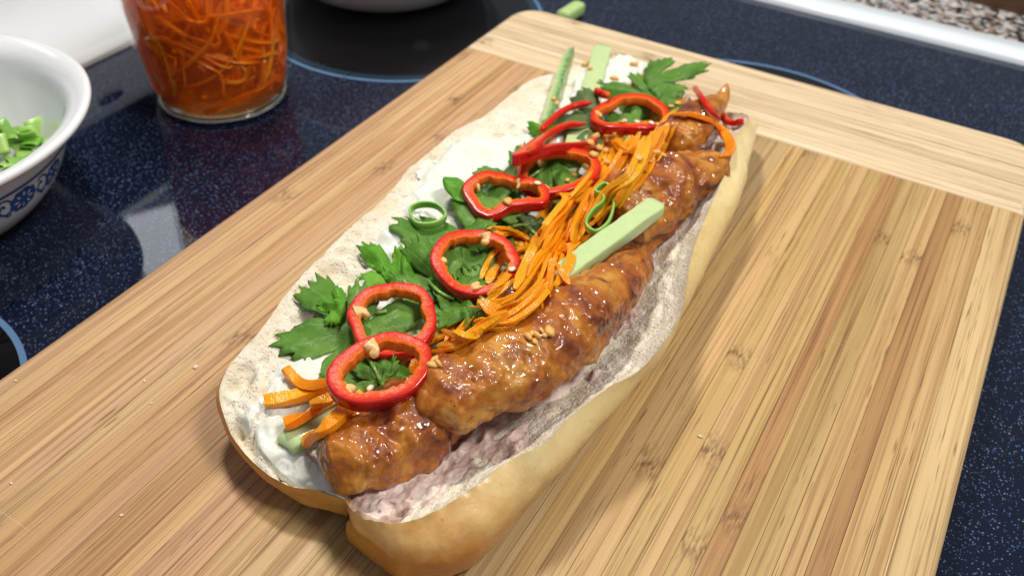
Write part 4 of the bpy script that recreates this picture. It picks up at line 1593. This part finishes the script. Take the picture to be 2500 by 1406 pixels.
ribbon([(-0.075, .0312), (-0.03, .0312), (0.0, .0312), (0.020, .0312), (0.0325, .0312)], .0012)
ribbon([(0.032, .0312), (0.0345, .0304), (0.0358, .0314), (0.0348, .0324)], .0012)
for fx, s in ((0.0268, .80), (0.0080, .84), (-0.0115, .80), (-0.031, .8)):
    cz = .0240
    a = np.linspace(0, 2 * math.pi, 60, endpoint=False)
    r = .0062 * s * (1 + 0.13 * np.abs(np.cos(a * 4.5)))
    decal("print_flower", np.stack([fx + r * np.cos(a) * 1.15, cz + r * np.sin(a)], 1), BLUE, .0002)
    for j in range(8):
        b = j / 8 * 2 * math.pi
        pc_ = np.array([fx + .0036 * s * math.cos(b) * 1.15, cz + .0036 * s * math.sin(b)])
        q = np.linspace(0, 2 * math.pi, 12, endpoint=False)
        el = np.stack([np.cos(q) * .0011, np.sin(q) * .0004], 1)
        decal("print_petal", np.stack([pc_[0] + el[:, 0] * math.cos(b) - el[:, 1] * math.sin(b), pc_[1] + el[:, 0] * math.sin(b) + el[:, 1] * math.cos(b)], 1), CERAMIC, .0003)
    ribbon([(fx - 0.0055, cz - 0.0023), (fx - 0.0085, cz - 0.0034), (fx - 0.0111, cz - 0.0008), (fx - 0.0098, cz + 0.0023), (fx - 0.0085, cz + 0.0008)], .0012)
    ribbon([(fx - 0.0055, cz + 0.0023), (fx - 0.0078, cz + 0.0045), (fx - 0.0101, cz + 0.0049), (fx - 0.0111, cz + 0.0034)], .0009)
    ribbon([(fx - 0.0085, cz - 0.0034), (fx - 0.0071, cz - 0.0051), (fx - 0.0058, cz - 0.0043)], .0012)

for k in range(110):
    a, rr = rng.uniform(0, 6.283), 0.034 * math.sqrt(rng.uniform(0, 1))
    r = rng.uniform(.0040, .0066)
    c = BC + np.array([rr * math.cos(a) + 0.010, rr * math.sin(a) + 0.018, 0.0085 + rng.uniform(0.0, 0.020) * (1 - rr / 0.05) + 0.006 * (rr / 0.036)])
    ax = rng.normal(size=3)
    ax /= np.linalg.norm(ax)
    L = rng.uniform(.006, .014)
    path = c + ax[None, :] * np.linspace(-L / 2, L / 2, 7)[:, None]
    path[:, 2] = np.maximum(path[:, 2], 0.0085)
    q = np.linspace(0, 2 * math.pi, 14, endpoint=False)
    sec = np.stack([np.cos(q) * r * .60, np.sin(q) * r * 0.17], 1)
    sec_i = sec[::-1] * 0.72
    vv, ff = sweep(path, sec)
    ff = ff[:-2]
    vi, fi = sweep(path, sec_i)
    o0 = len(vv)
    ff += [tuple(i + o0 for i in x) for x in fi[:-2]]
    for end in (0, 6):
        for i in range(14):
            j = (i + 1) % 14
            A, B = end * 14 + i, end * 14 + j
            C, D = o0 + end * 14 + 13 - j, o0 + end * 14 + 13 - i
            ff.append((A, B, C, D) if end == 6 else (B, A, D, C))
    vv = np.vstack([vv, vi])
    g = rng.uniform(0, 1)
    col = np.array([0.13, 0.36, 0.03]) * (1 - g) + np.array([0.38, 0.60, 0.14]) * g
    o = obj("scallion_slice", vv, ff, SCAL, col=np.tile(col, (len(vv), 1)))
    tag(o, "chopped green scallion piece heaped inside the blue-patterned bowl", "scallion", "chopped scallion in the bowl")

# second bowl on the burner
C2 = np.array([-0.1118, 0.0156, 0.0004])
p2 = [(0.0, 0.002), (0.044, 0.0018), (0.047, 0.0), (0.0500, 0.0006), (0.0590, 0.0060), (0.0690, 0.0150), (0.0765, 0.0270), (0.0805, 0.0420), (0.0830, 0.0600), (0.0838, 0.0620),
      (0.0815, 0.0620), (0.0785, 0.0430), (0.0745, 0.0290), (0.0670, 0.0175), (0.0570, 0.0090), (0.047, 0.0045), (0.0, 0.0040)]
v, f = lathe(resample(np.array(p2), 110), 128, C2)
b2 = obj("plain_bowl", v, f, CERAMIC)
tag(b2, "plain white bowl standing on the black burner circle", "bowl")

# cucumber end that fell behind the board, water drops
pa, pb = G(1372, 62), G(1416, 34)
pa[2] = pb[2] = 0.0046
vv, ff = sweep(np.linspace(pa, pb, 14), rrect(.009, .0085, .0028, 3), scale=np.r_[np.ones(12), .9, .7])
o = obj("cucumber_piece", vv, ff, CUKE, col=np.tile((0.44, 0.62, 0.22), (len(vv), 1)))
tag(o, "pale green cucumber piece fallen on the cooktop behind the cutting board", "cucumber")
for k, (x, y, r) in enumerate([(838, 198, .0022), (795, 165, .0018), (851, 185, .0016), (772, 160, .0015), (548, 396, .0012)]):
    c = G(x, y)
    v, f = lathe([(r, 0.0), (r * .93, r * .25), (r * .7, r * .5), (r * .35, r * .62), (0.0, r * .65)], 20, c + np.array([0, 0, 0.0004]))
    o = obj("water_drop", v, f, WATER)
    tag(o, "tiny clear water drop on the dark cooktop glass", "water drop", "water drops on the cooktop")

for o in bpy.data.objects:
    if "_o" in o:
        del o["_o"]
